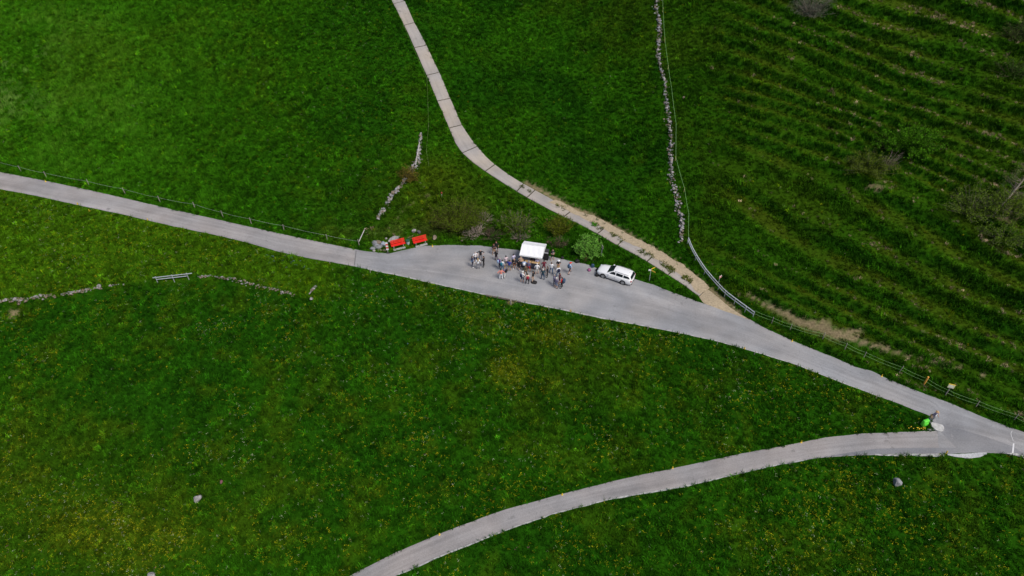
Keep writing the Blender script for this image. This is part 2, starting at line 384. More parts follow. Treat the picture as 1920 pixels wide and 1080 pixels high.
# ------------------------------------------------------------------ colours of the meadows (a property of what grows where)
TRAIL = [(1405, 552), (1430, 568), (1458, 579), (1493, 600), (1527, 612), (1567, 627), (1608, 637), (1642, 648), (1717, 670), (1753, 678), (1793, 690), (1850, 705)]
TRAIL_W = [3, 5, 7, 9, 12, 10, 6, 3.5, 2.6, 2.4, 2, 1.5]
FOOT = [(724, 436), (757, 394), (779, 373), (790, 368), (828, 364)]
BERM = [(985, 342), (1010, 356), (1044, 374), (1085, 396), (1110, 404), (1150, 426), (1195, 450), (1232, 470), (1268, 494), (1300, 517), (1330, 541), (1360, 566), (1387, 587)]
def blob(px, py, cx, cy, rx, ry): return np.exp(-(((px - cx) / rx) ** 2 + ((py - cy) / ry) ** 2))
def xr(P, py): a = np.array(P, float); return np.interp(py, a[:, 1], a[:, 0])
def field_colour(x, y, px, py):
    """linear base colour of what grows on the ground, and how yellow/dry it is"""
    n1 = fbm(x / 7, y / 7, 4); n2 = fbm(x / 2.2 + 30, y / 2.2, 3); n3 = fbm(x / 22 + 70, y / 22, 2)
    up = np.interp(px, *np.array(MAIN_UP).T); lo = np.interp(px, *np.array(MAIN_LO[:33] + [(1900, 830), (2500, 1090)]).T)
    wl = np.interp(px, *np.array(WALL_L).T)
    above = py < up; right = above & (px > xr(WALL_R + [(1290, 470), (1330, 530), (1440, 615), (1560, 665), (1920, 805)], py))
    lush = np.array([.022, .096, .0020]); dark = np.array([.010, .060, .0016]); olive = np.array([.042, .090, .0028]); bright = np.array([.037, .145, .003])
    pale = np.array([.058, .160, .007]); dry = np.array([.21, .165, .085]); 
    c = np.broadcast_to(lush, (len(px), 3)).copy()
    def mix(col, k):
        nonlocal c
        c = c * (1 - k[:, None]) + col * k[:, None]
    mix(dark, sst(.42, .66, n1) * .75)
    mix(olive, sst(.50, .72, n3 * .6 + n2 * .4) * .55)
    ul = (above & (px < 800)).astype(float)
    mix(bright, ul * sst(820, 100, px) * (.35 + .5 * sst(.4, .7, n1)))
    streak = vnoise((x * .80 + y * .60) / .7, (-x * .60 + y * .80) / 4.0)
    mix(pale, ul * sst(520, -40, px) * sst(.48, .95, .6 * streak + .55 * n3) * .5)
    lm = ((py > lo) & (py < wl) & (px < 660)).astype(float)
    mix(np.array([.056, .136, .003]), lm * (.85 - .35 * n2))
    below = (py > np.where(px < 620, wl, lo)).astype(float)
    mix(np.array([.014, .074, .002]), below * .55)
    mix(olive * 1.1, below * sst(.5, .7, n2) * .45)
    for cx, cy, rx, ry, k in ((955, 700, 34, 28, .85), (1040, 630, 60, 25, .35), (130, 980, 190, 90, .42), (60, 830, 150, 80, .25), (330, 460, 120, 40, .25), (300, 1000, 120, 60, .3), (1090, 700, 120, 60, .3)):
        mix(np.array([.085, .118, .004]), below * k * blob(px, py, cx, cy, rx, ry) * (.4 + .9 * n2))
    rt = right.astype(float)
    mix(np.array([.022, .080, .002]), rt * .75)
    mix(np.array([.040, .088, .003]), rt * sst(.45, .68, n1) * .5)
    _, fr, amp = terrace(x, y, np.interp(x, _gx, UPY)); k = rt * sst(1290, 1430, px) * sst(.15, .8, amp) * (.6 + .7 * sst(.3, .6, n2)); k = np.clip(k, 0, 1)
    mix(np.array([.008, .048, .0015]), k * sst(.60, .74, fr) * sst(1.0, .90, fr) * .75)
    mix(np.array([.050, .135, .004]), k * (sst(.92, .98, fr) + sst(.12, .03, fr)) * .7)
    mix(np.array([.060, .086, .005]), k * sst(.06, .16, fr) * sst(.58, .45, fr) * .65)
    # upper bank round the lay-by, drier and more olive
    bank = blob(px, py, 830, 395, 140, 55)
    mix(np.array([.056, .092, .004]), above * bank * .6 * (.5 + n2))
    mix(np.array([.058, .100, .004]), above * blob(px, py, 820, 330, 70, 40) * .75)
    mix(np.array([.070, .080, .020]), above * blob(px, py, 800, 432, 150, 14) * .5 * sst(.35, .6, n2))
    return c * 1.10, right, n1, n2
def soil_mask(px, py, x, y):
    """0..1: trodden bare earth"""
    j = 5 * (fbm(x / 1.1, y / 1.1, 3) - .5)
    d, wv = seg_dist(px, py, TRAIL, TRAIL_W); s = sst(1.15, .45, (d + j * 1.8) / np.maximum(wv, .1)) * .85
    s = np.maximum(s, .42 * sst(1.9, .6, seg_dist(px, py, FOOT) + j * .35))
    s = np.maximum(s, .9 * sst(6, 2.0, seg_dist(px, py, BERM) + j))
    for cx, cy, rx, ry in ((1845, 405, 32, 7), (1890, 410, 30, 6), (28, 587, 13, 8), (1640, 350, 22, 6), (957, 569, 9, 4), (1545, 605, 14, 7), (1598, 622, 20, 6)):
        s = np.maximum(s, .8 * sst(.25, .7, blob(px, py, cx, cy, rx, ry) + .12 * j))
    return s

# ------------------------------------------------------------------ ground
def grow(a, d, s0, lim):
    out = [a]; s = s0
    while abs(out[-1]) < lim: out.append(out[-1] + d * s); s *= 1.35
    return out[1:]
def build_ground():
    xs = np.r_[grow(GX0, -1, .8, 900)[::-1], gxs, grow(GX1, 1, .8, 900)]; ys = np.r_[grow(GY0, -1, .8, 900)[::-1], gys, grow(GY1, 1, .8, 1200)]
    nx, ny = len(xs), len(ys); X, Y = np.meshgrid(xs, ys, indexing='ij')
    Z = np.zeros((nx, ny)); ix = np.searchsorted(xs, GX0); iy = np.searchsorted(ys, GY0)
    for i in range(0, nx, 120): Z[i:i + 120] = h_full(X[i:i + 120], Y[i:i + 120])
    Z[ix:ix + len(gxs), iy:iy + len(gys)] = HG
    V = np.c_[X.ravel(), Y.ravel(), Z.ravel()].astype(np.float32); I = np.arange(nx * ny).reshape(nx, ny)
    Q = np.stack([I[:-1, :-1], I[1:, :-1], I[1:, 1:], I[:-1, 1:]], -1).reshape(-1, 4)
    me = bpy.data.meshes.new('meadow_ground'); me.vertices.add(len(V)); me.vertices.foreach_set('co', V.ravel())
    me.loops.add(Q.size); me.loops.foreach_set('vertex_index', Q.ravel().astype(np.int32))
    me.polygons.add(len(Q)); me.polygons.foreach_set('loop_start', (np.arange(len(Q)) * 4).astype(np.int32)); me.polygons.foreach_set('loop_total', np.full(len(Q), 4, np.int32))
    me.polygons.foreach_set('use_smooth', np.ones(len(Q), bool)); me.update(calc_edges=True)
    px, py = project(V[:, 0].astype(float), V[:, 1].astype(float), V[:, 2].astype(float))
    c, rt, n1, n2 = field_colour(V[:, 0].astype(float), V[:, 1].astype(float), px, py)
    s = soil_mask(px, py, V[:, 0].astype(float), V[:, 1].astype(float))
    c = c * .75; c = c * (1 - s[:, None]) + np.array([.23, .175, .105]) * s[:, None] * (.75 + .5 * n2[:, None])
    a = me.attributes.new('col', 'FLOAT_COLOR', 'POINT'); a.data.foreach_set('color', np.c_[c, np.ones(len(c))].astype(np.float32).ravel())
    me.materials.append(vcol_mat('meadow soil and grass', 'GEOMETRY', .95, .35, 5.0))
    return structure(obj('meadow_ground', me))
build_ground()

# ------------------------------------------------------------------ roads
M_OLD = asphalt('old warm asphalt', (.298, .288, .287), .15)
M_LAY = asphalt('grey asphalt', (.272, .277, .289), .17, (1.07, 1.02, .97), .22)
M_DRK = asphalt('fresh asphalt patch', (.215, .22, .236), .05, (1.08, 1.05, 1.0), .1)
M_CON = asphalt('weathered concrete slab', (.33, .31, .295), .14, (1.1, 1.03, .92), .3)
M_GRV = mat('pale dusty gravel', (.37, .30, .20), .95, .28, 5, .5)
M_EDGE = mat('pale concrete edging', (.42, .42, .40), .9, .4, 3, .4)
structure(strip('main_road', *by_x(MAIN_UP, MAIN_LO, -420, 665), M_OLD, .04, 7, jitter=.06))
structure(strip('main_road', *by_x(MAIN_UP, MAIN_LO, 665, 2500, 2.0), M_LAY, .04, 25, jitter=.05, step=.4))
_n = 60
structure(strip('branch_road', P3s(pline(BR_UP, _n)), P3s(pline(BR_LO, _n)), M_OLD, .04, 7, jitter=.06))
# darker repair at the fork and along the foot of the branch road
structure(strip('asphalt_repair', *by_x([(1757, 804), (1767, 797), (1800, 805), (1850, 820), (1900, 838), (1918, 851)], [(1757, 806), (1761, 808), (1793, 839.5), (1797, 850), (1850, 848.2), (1918, 853)], 1757, 1918, 1.5), M_DRK, .047, 7, step=.2))
structure(strip('asphalt_repair', *by_x([(1540, 858), (1580, 851), (1640, 842), (1700, 840.5), (1796, 839.8)], [(1540, 858.6), (1580, 854.4), (1680, 851), (1796, 850.4)], 1540, 1796, 2), M_DRK, .048, 4, step=.3))
# pale lip along the lower edge of the branch road, broken further right
_lo = np.array(BR_LO[2:-3], float); structure(strip('road_edging', P3s(pline(_lo + [0, -.4], 60)), P3s(pline(_lo + [.6, 1.7], 60)), M_EDGE, .055, 3, jitter=.07, step=.3))
structure(strip('drain_apron', *by_x([(1776, 852), (1800, 851), (1830, 849.5), (1850, 849.5)], [(1776, 854), (1790, 856.5), (1815, 859.5), (1838, 858), (1850, 852)], 1776, 1850, 1.5), mat('washed pale gravel', (.42, .43, .44), .95, .3, 8, .5), .06, 4, step=.25, jitter=.08))
structure(strip('drain_apron', *by_x([(1640, 852), (1770, 852)], [(1640, 854), (1700, 855.5), (1770, 857)], 1640, 1770, 2), M_EDGE, .052, 3, jitter=.1, step=.3))
structure(strip('road_edging', *by_x([(1888, 851), (1905, 849.5), (1960, 872)], [(1888, 852), (1905, 854), (1960, 876)], 1888, 1960, 2), M_EDGE, .07, 3, jitter=.1, step=.3))
structure(strip('road_edging', *by_x(np.array(MAIN_LO) + [0, -.5], np.array(MAIN_LO) + [0, .9], 690, 1650, 4), M_EDGE, .05, 3, jitter=.06, step=.35))
# white lines painted across the right end
M_PAINT = mat('worn white road paint', (.66, .66, .66), .8, .12, 9)
structure(strip('painted_line', P3s([(1898.6, 832), (1896.6, 851)]), P3s([(1901.6, 832), (1899.8, 851)]), M_PAINT, .056, 3, step=.3))
_q = np.array([(1899, 827), (1895.5, 818), (1894, 813), (1897, 808)]); structure(strip('painted_line', P3s(pline(smooth(_q), 14)), P3s(pline(smooth(_q + [.9, .2]), 14)), M_PAINT, .054, 2, step=.2))
# seam where the older surface of the road ends
structure(strip('road_seam', P3s([(667, 470), (663.5, 498)]), P3s([(669, 470), (665.6, 498)]), mat('dark tar seam', (.17, .165, .165), .9), .046, 2, step=.5))
# the concrete track: a bed, then each slab on it
TL = P3s([t[0] for t in TRACK]); TR = P3s([t[1] for t in TRACK])
track = structure(strip('farm_track', TL, TR, mat('dark earth in the joints', (.05, .045, .025), .95, .3), .02, 5, step=.5))
ji = [i for i, t in enumerate(TRACK) if t[2] or i == 0 or i == len(TRACK) - 1]
for k in range(len(ji) - 1):
    A = TL[ji[k]:ji[k + 1] + 1].copy(); B = TR[ji[k]:ji[k + 1] + 1].copy()
    for E in (A, B):
        d0 = (E[1] - E[0]); E[0] += d0 * .085 / np.linalg.norm(d0); d1 = (E[-2] - E[-1]); E[-1] += d1 * .085 / np.linalg.norm(d1)
    wv = B - A; A += wv * .02; B -= wv * .02
    strip('slab', A, B, M_CON, .075 + .008 * random.random(), 5, track, step=.6, thick=.07, jitter=.03)
structure(strip('gravel_apron', P3s(pline([a for a, b in APRON], 16)), P3s(pline([b for a, b in APRON], 16)), M_GRV, .046, 6, step=.3, jitter=.05))
# dust and fine gravel washed over the uphill side of the track
D0 = [((1030, 380), (1042, 375)), ((1072, 399), (1082, 396)), ((1098, 412), (1112, 405)), ((1130, 429), (1146, 423.5)), ((1168, 451), (1186, 444)), ((1200, 466), (1214, 457.5)), ((1222, 482), (1240, 473)), ((1262, 508), (1282, 499)), ((1290, 527), (1306, 517)), ((1312, 553), (1332, 540))]
structure(strip('washed_gravel', P3s(pline([a for a, b in D0], 40)), P3s(pline([b for a, b in D0], 40)), M_GRV, .098, 5, step=.3, jitter=.28))
# ------------------------------------------------------------------ small colour palette
M_WOOD = mat('weathered grey wood', (.30, .27, .23), .9, .3, 9)
M_STEEL = mat('galvanised steel', (.52, .55, .58), .45, .12, 5, metal=.35)
M_WIRE = mat('fence wire', (.40, .44, .38), .6)
M_TAPE = mat('green white fence tape', (.22, .42, .14), .7)
M_YEL = mat('yellow plastic', (.80, .55, .04), .5)
M_ORG = mat('orange wood', (.75, .36, .06), .6)
M_BLACK = mat('black', (.008, .008, .009), .7)
M_WHITE = mat('white', (.80, .80, .80), .6)
M_RED = mat('red', (.62, .035, .02), .5)
M_STONE = mat('pale limestone', (.30, .285, .275), .95, .5, 4.5, .6)
M_STONE2 = mat('brown lichened stone', (.20, .16, .115), .95, .4, 5, .6)
M_STONE3 = mat('grey stone', (.24, .245, .255), .95, .35, 4, .6)
ORD = ['first', 'second', 'third', 'fourth', 'fifth', 'sixth', 'seventh', 'eighth', 'ninth', 'tenth', 'eleventh', 'twelfth', 'thirteenth', 'fourteenth', 'fifteenth']

# ------------------------------------------------------------------ fences
def post_mesh(h, r, m, n=6):
    b = MB(); b.tube([(0, 0, -.25), (0, 0, h * .5), (0, 0, h)], [r, r * .97, r * .9], n); return mesh_np('post', b.v, b.f, [m])
def wire(name, P, hs, r, m, parent, org):
    for h in hs:
        b = MB(); pts = []
        for i in range(len(P) - 1):
            a = Vector(P[i]); c = Vector(P[i + 1])
            for k in range(5):
                u = k / 5; p = a.lerp(c, u); pts.append(p + Vector((0, 0, h - .10 * math.sin(math.pi * u))) - org)
        pts.append(Vector(P[-1]) + Vector((0, 0, h)) - org)
        b.tube(pts, r, 4); b.build(name, m, parent)
def fence(px, label, h, hs, pm, wm, pr=.05, wr=.010, posts=True, special=None):
    P = P3s(px); org = Vector(P[len(P) // 2]); t = thing('wire_fence', label, 'fence', org)
    me = post_mesh(h, pr, pm)
    for i, p in enumerate(P):
        if posts is True or posts[i]:
            o = obj('post', me, t, Vector(p) - org, (random.uniform(-.05, .05), random.uniform(-.05, .05), random.random() * 6))
            o.scale = (1, 1, random.uniform(.92, 1.08))
    wire('wire', P, hs, wr, wm, t, org); return t
fence([(-60, 297), (-8, 310), (40, 322), (88, 333.5), (168, 349), (235, 363.5), (301, 380), (366.5, 392), (418.6, 407.5), (471.5, 419.5), (533, 432.5), (614, 450.5), (674, 461.5)],
      'grey post and wire fence running above the left road', 1.05, (.82,), M_WOOD, M_WIRE, .05, .010)
fence([(1411, 592), (1446.7, 606), (1481, 619), (1541.7, 636.5), (1584, 655), (1619, 671), (1686, 698.5), (1732.6, 720), (1772, 741.5), (1829.6, 763), (1900.7, 788), (1975, 822)],
      'two-strand fence of thin grey posts along the right road below the pasture', 1.05, (.88, .45), M_WOOD, M_TAPE, .045, .013, [0, 1, 1, 1, 1, 1, 1, 0, 0, 1, 1, 1])
fence([(1241, -40), (1242, 24), (1245.6, 80), (1252, 131), (1258, 172), (1266.5, 240), (1266, 302), (1282, 360), (1290, 408), (1289.5, 452)],
      'green electric fence tape on stakes beside the long stone wall', .75, (.6,), mat('pale yellow stake', (.55, .47, .18), .6), M_TAPE, .035, .02, [1, 1, 1, 1, 0, 0, 1, 1, 0, 0])
fence([(722, -30), (757, 52), (801, 154), (803, 203), (804, 240), (800, 288), (804, 312)],
      'thin electric fence line left of the concrete track', .7, (.55,), mat('thin grey stake', (.22, .26, .14), .7), mat('dull green cord', (.16, .24, .06), .7), .018, .011)
pp = P3(1732.6, 720); b = MB(); b.box((0, 0, .45), (.14, .14, 1.35), 0, taper=.95); b.box((0, 0, 1.14), (.16, .16, .06), 0)
t = thing('marker_post', 'stout orange-yellow wooden post standing in the right roadside fence', 'post', pp, .3); b.build('post', M_ORG, t)
def ring_sign(px, h, name, label, boards, mpost=M_STEEL, r=.03, yaw=0.0):
    t = thing(name, label, 'sign', P3(*px), yaw); b = MB(); b.tube([(0, 0, -.2), (0, 0, h)], r, 8); b.build('post', mpost, t)
    for nm, c, d, m, rz in boards:
        q = MB(); q.box(c, d, 0, Matrix.Rotation(rz, 3, 'Z')); q.build(nm, m, t)
    return t
ring_sign((1772, 741.5), 1.75, 'notice_sign', 'pale yellow notice board on a grey post in the right roadside fence',
          [('board', (0, -.05, 1.55), (.62, .03, .5), mat('pale yellow board', (.75, .72, .42), .6), 0), ('board_frame', (0, -.03, 1.83), (.68, .06, .05), M_YEL, 0),
           ('notice', (-.03, -.075, 1.53), (.42, .012, .36), mat('cream paper', (.80, .80, .66), .7), 0)], M_WOOD, .055, -.35)
t = thing('hiking_signpost', 'slim hiking signpost with yellow arrow boards on the grass wedge', 'sign', P3(1217, 527.5)); b = MB(); b.tube([(0, 0, -.2), (0, 0, 2.05)], .03, 8); b.build('post', M_STEEL, t)
for ang, z in ((.55, 1.92), (-.75, 1.74)):
    L = .62; V = [(0, -.012, 0), (L * .82, -.012, 0), (L, -.012, .08), (L * .82, -.012, .16), (0, -.012, .16)]; V += [(x, .012, zz) for x, y, zz in V]
    b = MB(); b.add(V, [(0, 1, 2, 3, 4), (9, 8, 7, 6, 5)] + [(i, i + 5, (i + 1) % 5 + 5, (i + 1) % 5) for i in range(5)])
    b.build('arrow_board', M_YEL, t, loc=(.03 * math.cos(ang), .03 * math.sin(ang), z), rot=(0, 0, ang))
b = MB(); b.box((-.16, 0, 1.83), (.30, .05, .20)); b.build('board', M_WHITE, t)
ring_sign((1127.5, 480), 1.55, 'road_sign', 'small road sign on a grey pole seen from the back, beside the green bush',
          [('board', (.02, .03, 1.45), (.05, .42, .42), mat('back of sign', (.32, .27, .26), .6), .5)], M_STEEL, .03, -.2)
t = ring_sign((1346.7, 532), 1.25, 'road_sign', 'red and white hazard sign on a short post behind the steel railing',
          [('board', (.02, -.03, 1.15), (.36, .03, .36), M_WHITE, .35)], M_STEEL, .03, .2)
for k in range(3):
    q = MB(); q.box((.02 - .012, -.05 - .0, 1.03 + .12 * k), (.37, .012, .055), 0, Matrix.Rotation(.35, 3, 'Z')); q.build('stripe', M_RED, t)
# curved steel railing at the mouth of the track
RP = P3s(smooth([(1288.5, 457), (1298, 480), (1318, 512), (1338, 535.5), (1358, 557), (1378, 572), (1411.5, 596.5)], 1)); org = Vector(RP[len(RP) // 2])
t = thing('steel_railing', 'curved double-tube steel railing where the farm track meets the road', 'railing', org)
for h, r in ((.95, .06), (.58, .06)):
    b = MB(); b.tube([Vector(p) + Vector((0, 0, h)) - org for p in RP], r, 8); b.build('rail', M_STEEL, t)
RPp = P3s([(1288.5, 457), (1303, 489), (1320, 515), (1346, 544), (1358, 557), (1376, 571), (1396, 586), (1411, 596)])
for p in RPp:
    b = MB(); b.tube([(0, 0, -.3), (0, 0, 1.0)], .045, 8); b.build('post', M_STEEL, t, loc=Vector(p) - org)
# tubular barrier on the old wall to the left
A = P3(296, 530); B = P3(357, 523); t = thing('steel_barrier', 'straight two-tube steel barrier standing in a gap of the old field wall', 'railing', A.lerp(B, .5)); org = A.lerp(B, .5)
d = (B - A).normalized()
for h, r, e0, e1 in ((.85, .055, .35, .45), (.52, .055, 0, -.3)):
    b = MB(); b.tube([A - d * e0 + Vector((0, 0, h)) - org, B + d * e1 + Vector((0, 0, h)) - org], r, 8); b.build('rail', M_STEEL, t)
for u in (.0, .5, .95):
    p = A.lerp(B, u); b = MB(); b.tube([(0, 0, -.3), (0, 0, .98)], .05, 8); b.build('post', M_STEEL, t, loc=p - org)
# white pole leaning from the end post of the left fence, white pole on the short wall
def pole(a, b_, r, label, za=.5, zb=.1):
    A = P3(*a) + Vector((0, 0, za)); B = P3(*b_) + Vector((0, 0, zb)); o = MB(); c = A.lerp(B, .5); o.tube([A - c, B - c], r, 8)
    return tag(o.build('pole', mat('bleached pole', (.52, .50, .46), .8, .2), None, loc=c), label, 'pole')
pole((674.3, 459), (685, 428), .055, 'pale wooden pole leaning uphill from the last post of the left fence', .55, .06)
# ------------------------------------------------------------------ posts and yellow markers along the road edges
pm = post_mesh(.62, .045, M_WOOD); LOWPOSTS = [(619.4, 496), (694.5, 511.5), (1029, 581.5), (1087, 592), (1214, 618.5), (1272.6, 629), (1344, 647), (1414, 665), (1495, 688), (1577.5, 722), (1642, 747)]
for i, q in enumerate(LOWPOSTS):
    t = thing('roadside_post', '%s low grey wooden post from the left along the lower edge of the road' % ORD[i], 'post', P3(*q), 0, 'low posts along the lower road edge')
    obj('post', pm, t, None, (random.uniform(-.05, .05), random.uniform(-.06, .06), 0), (1, 1, random.uniform(.85, 1.1)))
t = thing('roadside_post', 'thick grey post at the log lying along the lower road edge', 'post', P3(957.5, 571)); b = MB(); b.tube([(0, 0, -.2), (0, 0, .4), (0, 0, .75)], [.10, .098, .09], 8); b.build('post', M_WOOD, t)
A = P3(911, 555); B = P3(977, 568); c = A.lerp(B, .5); b = MB(); b.tube([A - c + Vector((0, 0, .12)), Vector((0, 0, .14)), B - c + Vector((0, 0, .12))], [.10, .11, .085], 8)
t = thing('kerb_log', 'long dark log lying along the lower edge of the lay-by', 'log', c); b.build('log', mat('dark damp wood', (.12, .105, .09), .9, .3), t)
mk = MB(); mk.lathe([(.10, 0), (.10, .03), (.055, .05), (.04, .26), (.02, .30)], 10); mkm = mesh_np('marker', mk.v, mk.f, [M_YEL])
YM = [(86, 341), (146, 383.5), (168, 396.5), (277, 413), (811, 462.5), (1070, 584), (1395.6, 654), (1485, 640), (1653, 706), (1261, 878), (1054, 928), (824, 1003), (1502, 830)]
for i, q in enumerate(YM):
    t = thing('road_edge_marker', ('small yellow marker stub at the road edge, %s from the left' % ORD[sorted(p[0] for p in YM).index(q[0])]), 'marker', P3(*q), 0, 'yellow stubs along the road edges')
    obj('marker', mkm, t, (0, 0, .03))
t = thing('marker_post', 'short yellow marker post beside the pale drain apron', 'post', P3(1772.5, 852)); b = MB(); b.lathe([(.06, -.1), (.06, .5), (.03, .58)], 10); b.build('post', M_YEL, t)
t = thing('marker_post', 'red topped white marker stick on the grassy bank', 'post', P3(828.5, 369)); b = MB(); b.tube([(0, 0, -.1), (0, 0, .55)], .025, 6); b.build('stick', M_WHITE, t)
b = MB(); b.ball((0, 0, .64), (.12, .12, .14), 10, 8); b.build('cap', mat('dull red', (.30, .03, .025), .6), t)

# ------------------------------------------------------------------ stone walls and rocks
SM = [rock_mesh('stone', 100 + i, (M_STONE, M_STONE3, M_STONE2, M_STONE)[i % 4], 2) for i in range(12)]
def stone_wall(px, label, n, width, ht, s0, s1, weights=(0, 1, 2, 3), gaps=None, rubble=0):
    P = pline(px, 400); W = P3s(P); org = Vector(W[200]); t = thing('dry_stone_wall', label, 'stone wall', org)
    d = np.r_[0, np.cumsum(np.hypot(*np.diff(W[:, :2], axis=0).T))]; L = d[-1]
    for k in range(n):
        s = L * (k + random.random()) / n
        if vnoise(s / 1.9 + 31, 2.0) < .30: s = min(L, s + .8)
        if gaps and any(a < s / L < b for a, b in gaps): continue
        x = np.interp(s, d, W[:, 0]); y = np.interp(s, d, W[:, 1]); i = min(int(np.searchsorted(d, s)), 399); i = max(i, 1)
        tx, ty = W[i, :2] - W[i - 1, :2]; q = math.hypot(tx, ty) + 1e-6; nx_, ny_ = -ty / q, tx / q
        wl = width * (.55 + .9 * vnoise(s / 2.3, 7.0)); o = random.gauss(0, .36) * wl; o = max(-wl, min(wl, o))
        hh = ht * max(.0, 1 - abs(o) / wl) * (.4 + .8 * float(vnoise(s / 3.1, 3.0)))
        sz = random.uniform(s0, s1); x += nx_ * o; y += ny_ * o
        m = SM[random.choice(weights) + 4 * random.randrange(3)]
        obj('stone', m, t, Vector((x, y, gz(x, y) + hh * random.uniform(.3, 1) + sz * .12)) - org, (random.uniform(-.4, .4), random.uniform(-.4, .4), random.random() * 6), (sz * random.uniform(.9, 1.5), sz * random.uniform(.8, 1.1), sz * random.uniform(.7, 1.1)))
    if rubble:      # the small packing between the stones, far too many to pick apart
        b = MB(); rr = random.Random(5); base = rock_mesh('tmp', 5, M_STONE2, 1); bv = [v.co.copy() for v in base.vertices]; bf = [tuple(q.vertices) for q in base.polygons]
        for k in range(rubble):
            s = L * rr.random()
            if gaps and any(a < s / L < b_ for a, b_ in gaps): continue
            x = np.interp(s, d, W[:, 0]); y = np.interp(s, d, W[:, 1]); wl = width * (.55 + .9 * vnoise(s / 2.3, 7.0)); x += rr.gauss(0, .5) * wl; y += rr.gauss(0, .3) * wl; sz = rr.uniform(.09, .26); R3 = Euler((rr.random() * 6, rr.random() * 6, rr.random() * 6)).to_matrix()
            o = Vector((x, y, gz(x, y) + rr.uniform(0, ht * .5))) - org; b.add([R3 @ v * sz + o for v in bv], bf, rr.choice((0, 0, 1, 2)))
        stuff(b.build('rubble', [M_STONE2, M_STONE3, M_STONE], t)); bpy.data.meshes.remove(base)
    return t
stone_wall(WALL_R, 'long dry stone wall running up the slope beside the terraced pasture', 300, .40, .5, .15, .44, rubble=900)
wl = stone_wall([(789, 252), (787, 275), (784, 300), (778, 313), (768, 330), (757, 343), (745, 358), (735, 367), (728, 380), (722, 388), (714, 402), (708, 412)], 'short broken stone wall running down towards the red benches', 170, .38, .45, .2, .46, (0, 1, 2, 3), ((.84, .88),), rubble=320)
A = P3(787, 268); B = P3(779.5, 311); c = wl.location; 
pole((787, 272), (779.5, 314), .05, 'long pale pole lying along the top of the short broken stone wall', .42, .42)
stone_wall([(-40, 573), (4, 566), (60, 560.5), (120, 552.5), (160, 544.5), (188, 538)], 'low line of pale stones capping the field terrace at the left edge', 80, .22, .18, .18, .48, (0, 2, 3, 2), rubble=160)
stone_wall([(205, 536), (212, 535), (232, 533)], 'few white stones left of the steel barrier on the terrace edge', 7, .15, .08, .15, .32, (0, 3))
stone_wall([(372, 519), (395, 518), (425, 522), (445, 526), (470, 533), (500, 540), (525, 545), (552, 553)], 'sparse earthy stones right of the steel barrier on the terrace edge', 55, .20, .1, .14, .36, (2, 2, 0, 2), rubble=110)
stone_wall([(592, 536), (586, 545), (578, 555), (584, 562)], 'small heap of pale stones at the right end of the old terrace', 14, .25, .2, .18, .5, (0, 3, 2))
def boulder(px, sz, label, m, seed, sink=.15, rot=None, name='boulder'):
    p = P3(*px); me = rock_mesh('boulder', seed, m, 3, .3, 1.0)
    o = obj(name, me, None, p + Vector((0, 0, sz[2] * (.5 - sink))), rot or (0, 0, random.random() * 6), sz); return tag(o, label, 'boulder')
boulder((372, 938), (.95, .8, .8), 'pale angular boulder lying in the flowery meadow at lower left', M_STONE, 7)
boulder((1680, 908), (.95, .85, .95), 'round grey boulder in the meadow below the road fork', M_STONE3, 9)
boulder((287, 1081), (.8, .8, .8), 'boulder cut by the bottom edge of the picture, lower left', M_STONE, 12)
boulder((415, 905), (.55, .35, .3), 'small reddish stone in the grass near the pale angular boulder', mat('reddish stone', (.19, .08, .085), .9, .3), 13)
boulder((1282, 184), (.42, .4, .35), 'small tan stone on the pasture beside the long stone wall', M_STONE2, 21)
t = thing('rock_pile', 'pile of grey layered rocks beside the striped hazard board and red bench', 'rocks', P3(705, 464)); org = t.location.copy()
for i, (q, sz, m, tl) in enumerate([((699, 467), (1.0, .7, .5), M_STONE3, .2), ((704, 461), (1.3, .7, .55), M_STONE3, .35), ((709, 456), (1.2, .6, .55), M_STONE2, .3), ((703, 456), (1.1, .55, .5), M_STONE3, .3),
        ((708, 465), (1.2, .6, .5), M_STONE3, .3), ((713, 463), (.9, .7, .5), M_STONE3, .1), ((712, 470), (.8, .5, .35), M_STONE2, .1), ((701, 471), (.5, .4, .35), M_STONE, .1), ((721, 470), (.8, .5, .4), M_STONE2, .2), ((724, 449), (.45, .4, .45), M_STONE, 0)]):
    p = P3(*q); obj('rock', rock_mesh('rock', 40 + i, m, 2), t, p - org + Vector((0, 0, sz[2] * .3)), (tl, -.2, -.5 + .2 * random.random()), sz)
boulder((718.5, 461), (.75, .65, .85), 'smooth blue-grey upright boulder beside the striped hazard board', mat('blue grey stone', (.30, .34, .40), .85, .2, 4, .3), 61)
p = P3(739, 450); tag(obj('rock_slab', rock_mesh('rock_slab', 66, M_STONE, 3), None, p + Vector((0, 0, .18)), (.35, 0, .85), (1.9, .75, .55)), 'long pale rock slab lying uphill behind the left red bench', 'rock')
for i, (q, sz, lab) in enumerate([((777, 435), (.7, .5, .55), 'white rock on the bank above the right red bench'), ((786, 437), (.8, .6, .5), 'dark grey rock on the bank above the right red bench'), ((815, 447), (.9, .6, .5), 'brownish rock on the bank right of the red benches'), ((866, 452), (.7, .35, .25), 'flat pale rock at the foot of the brushwood above the lay-by')]):
    boulder(q, sz, lab, (M_STONE, mat('dark rock', (.10, .095, .10), .9, .3), M_STONE2, M_STONE2)[i], 70 + i)
b = MB(); me = mat('cast concrete disc', (.46, .46, .45), .9, .3, 3, .4)
p = P3(1757, 799.5); b.lathe([(.62, -.4), (.62, .10), (.59, .13), (.0, .14)], 28); b.v = [(x, y * 1.05, z) for x, y, z in b.v]; t = tag(b.build('concrete_disc', me, None, loc=p), 'round pale concrete slab on the tip of grass at the fork', 'concrete slab')
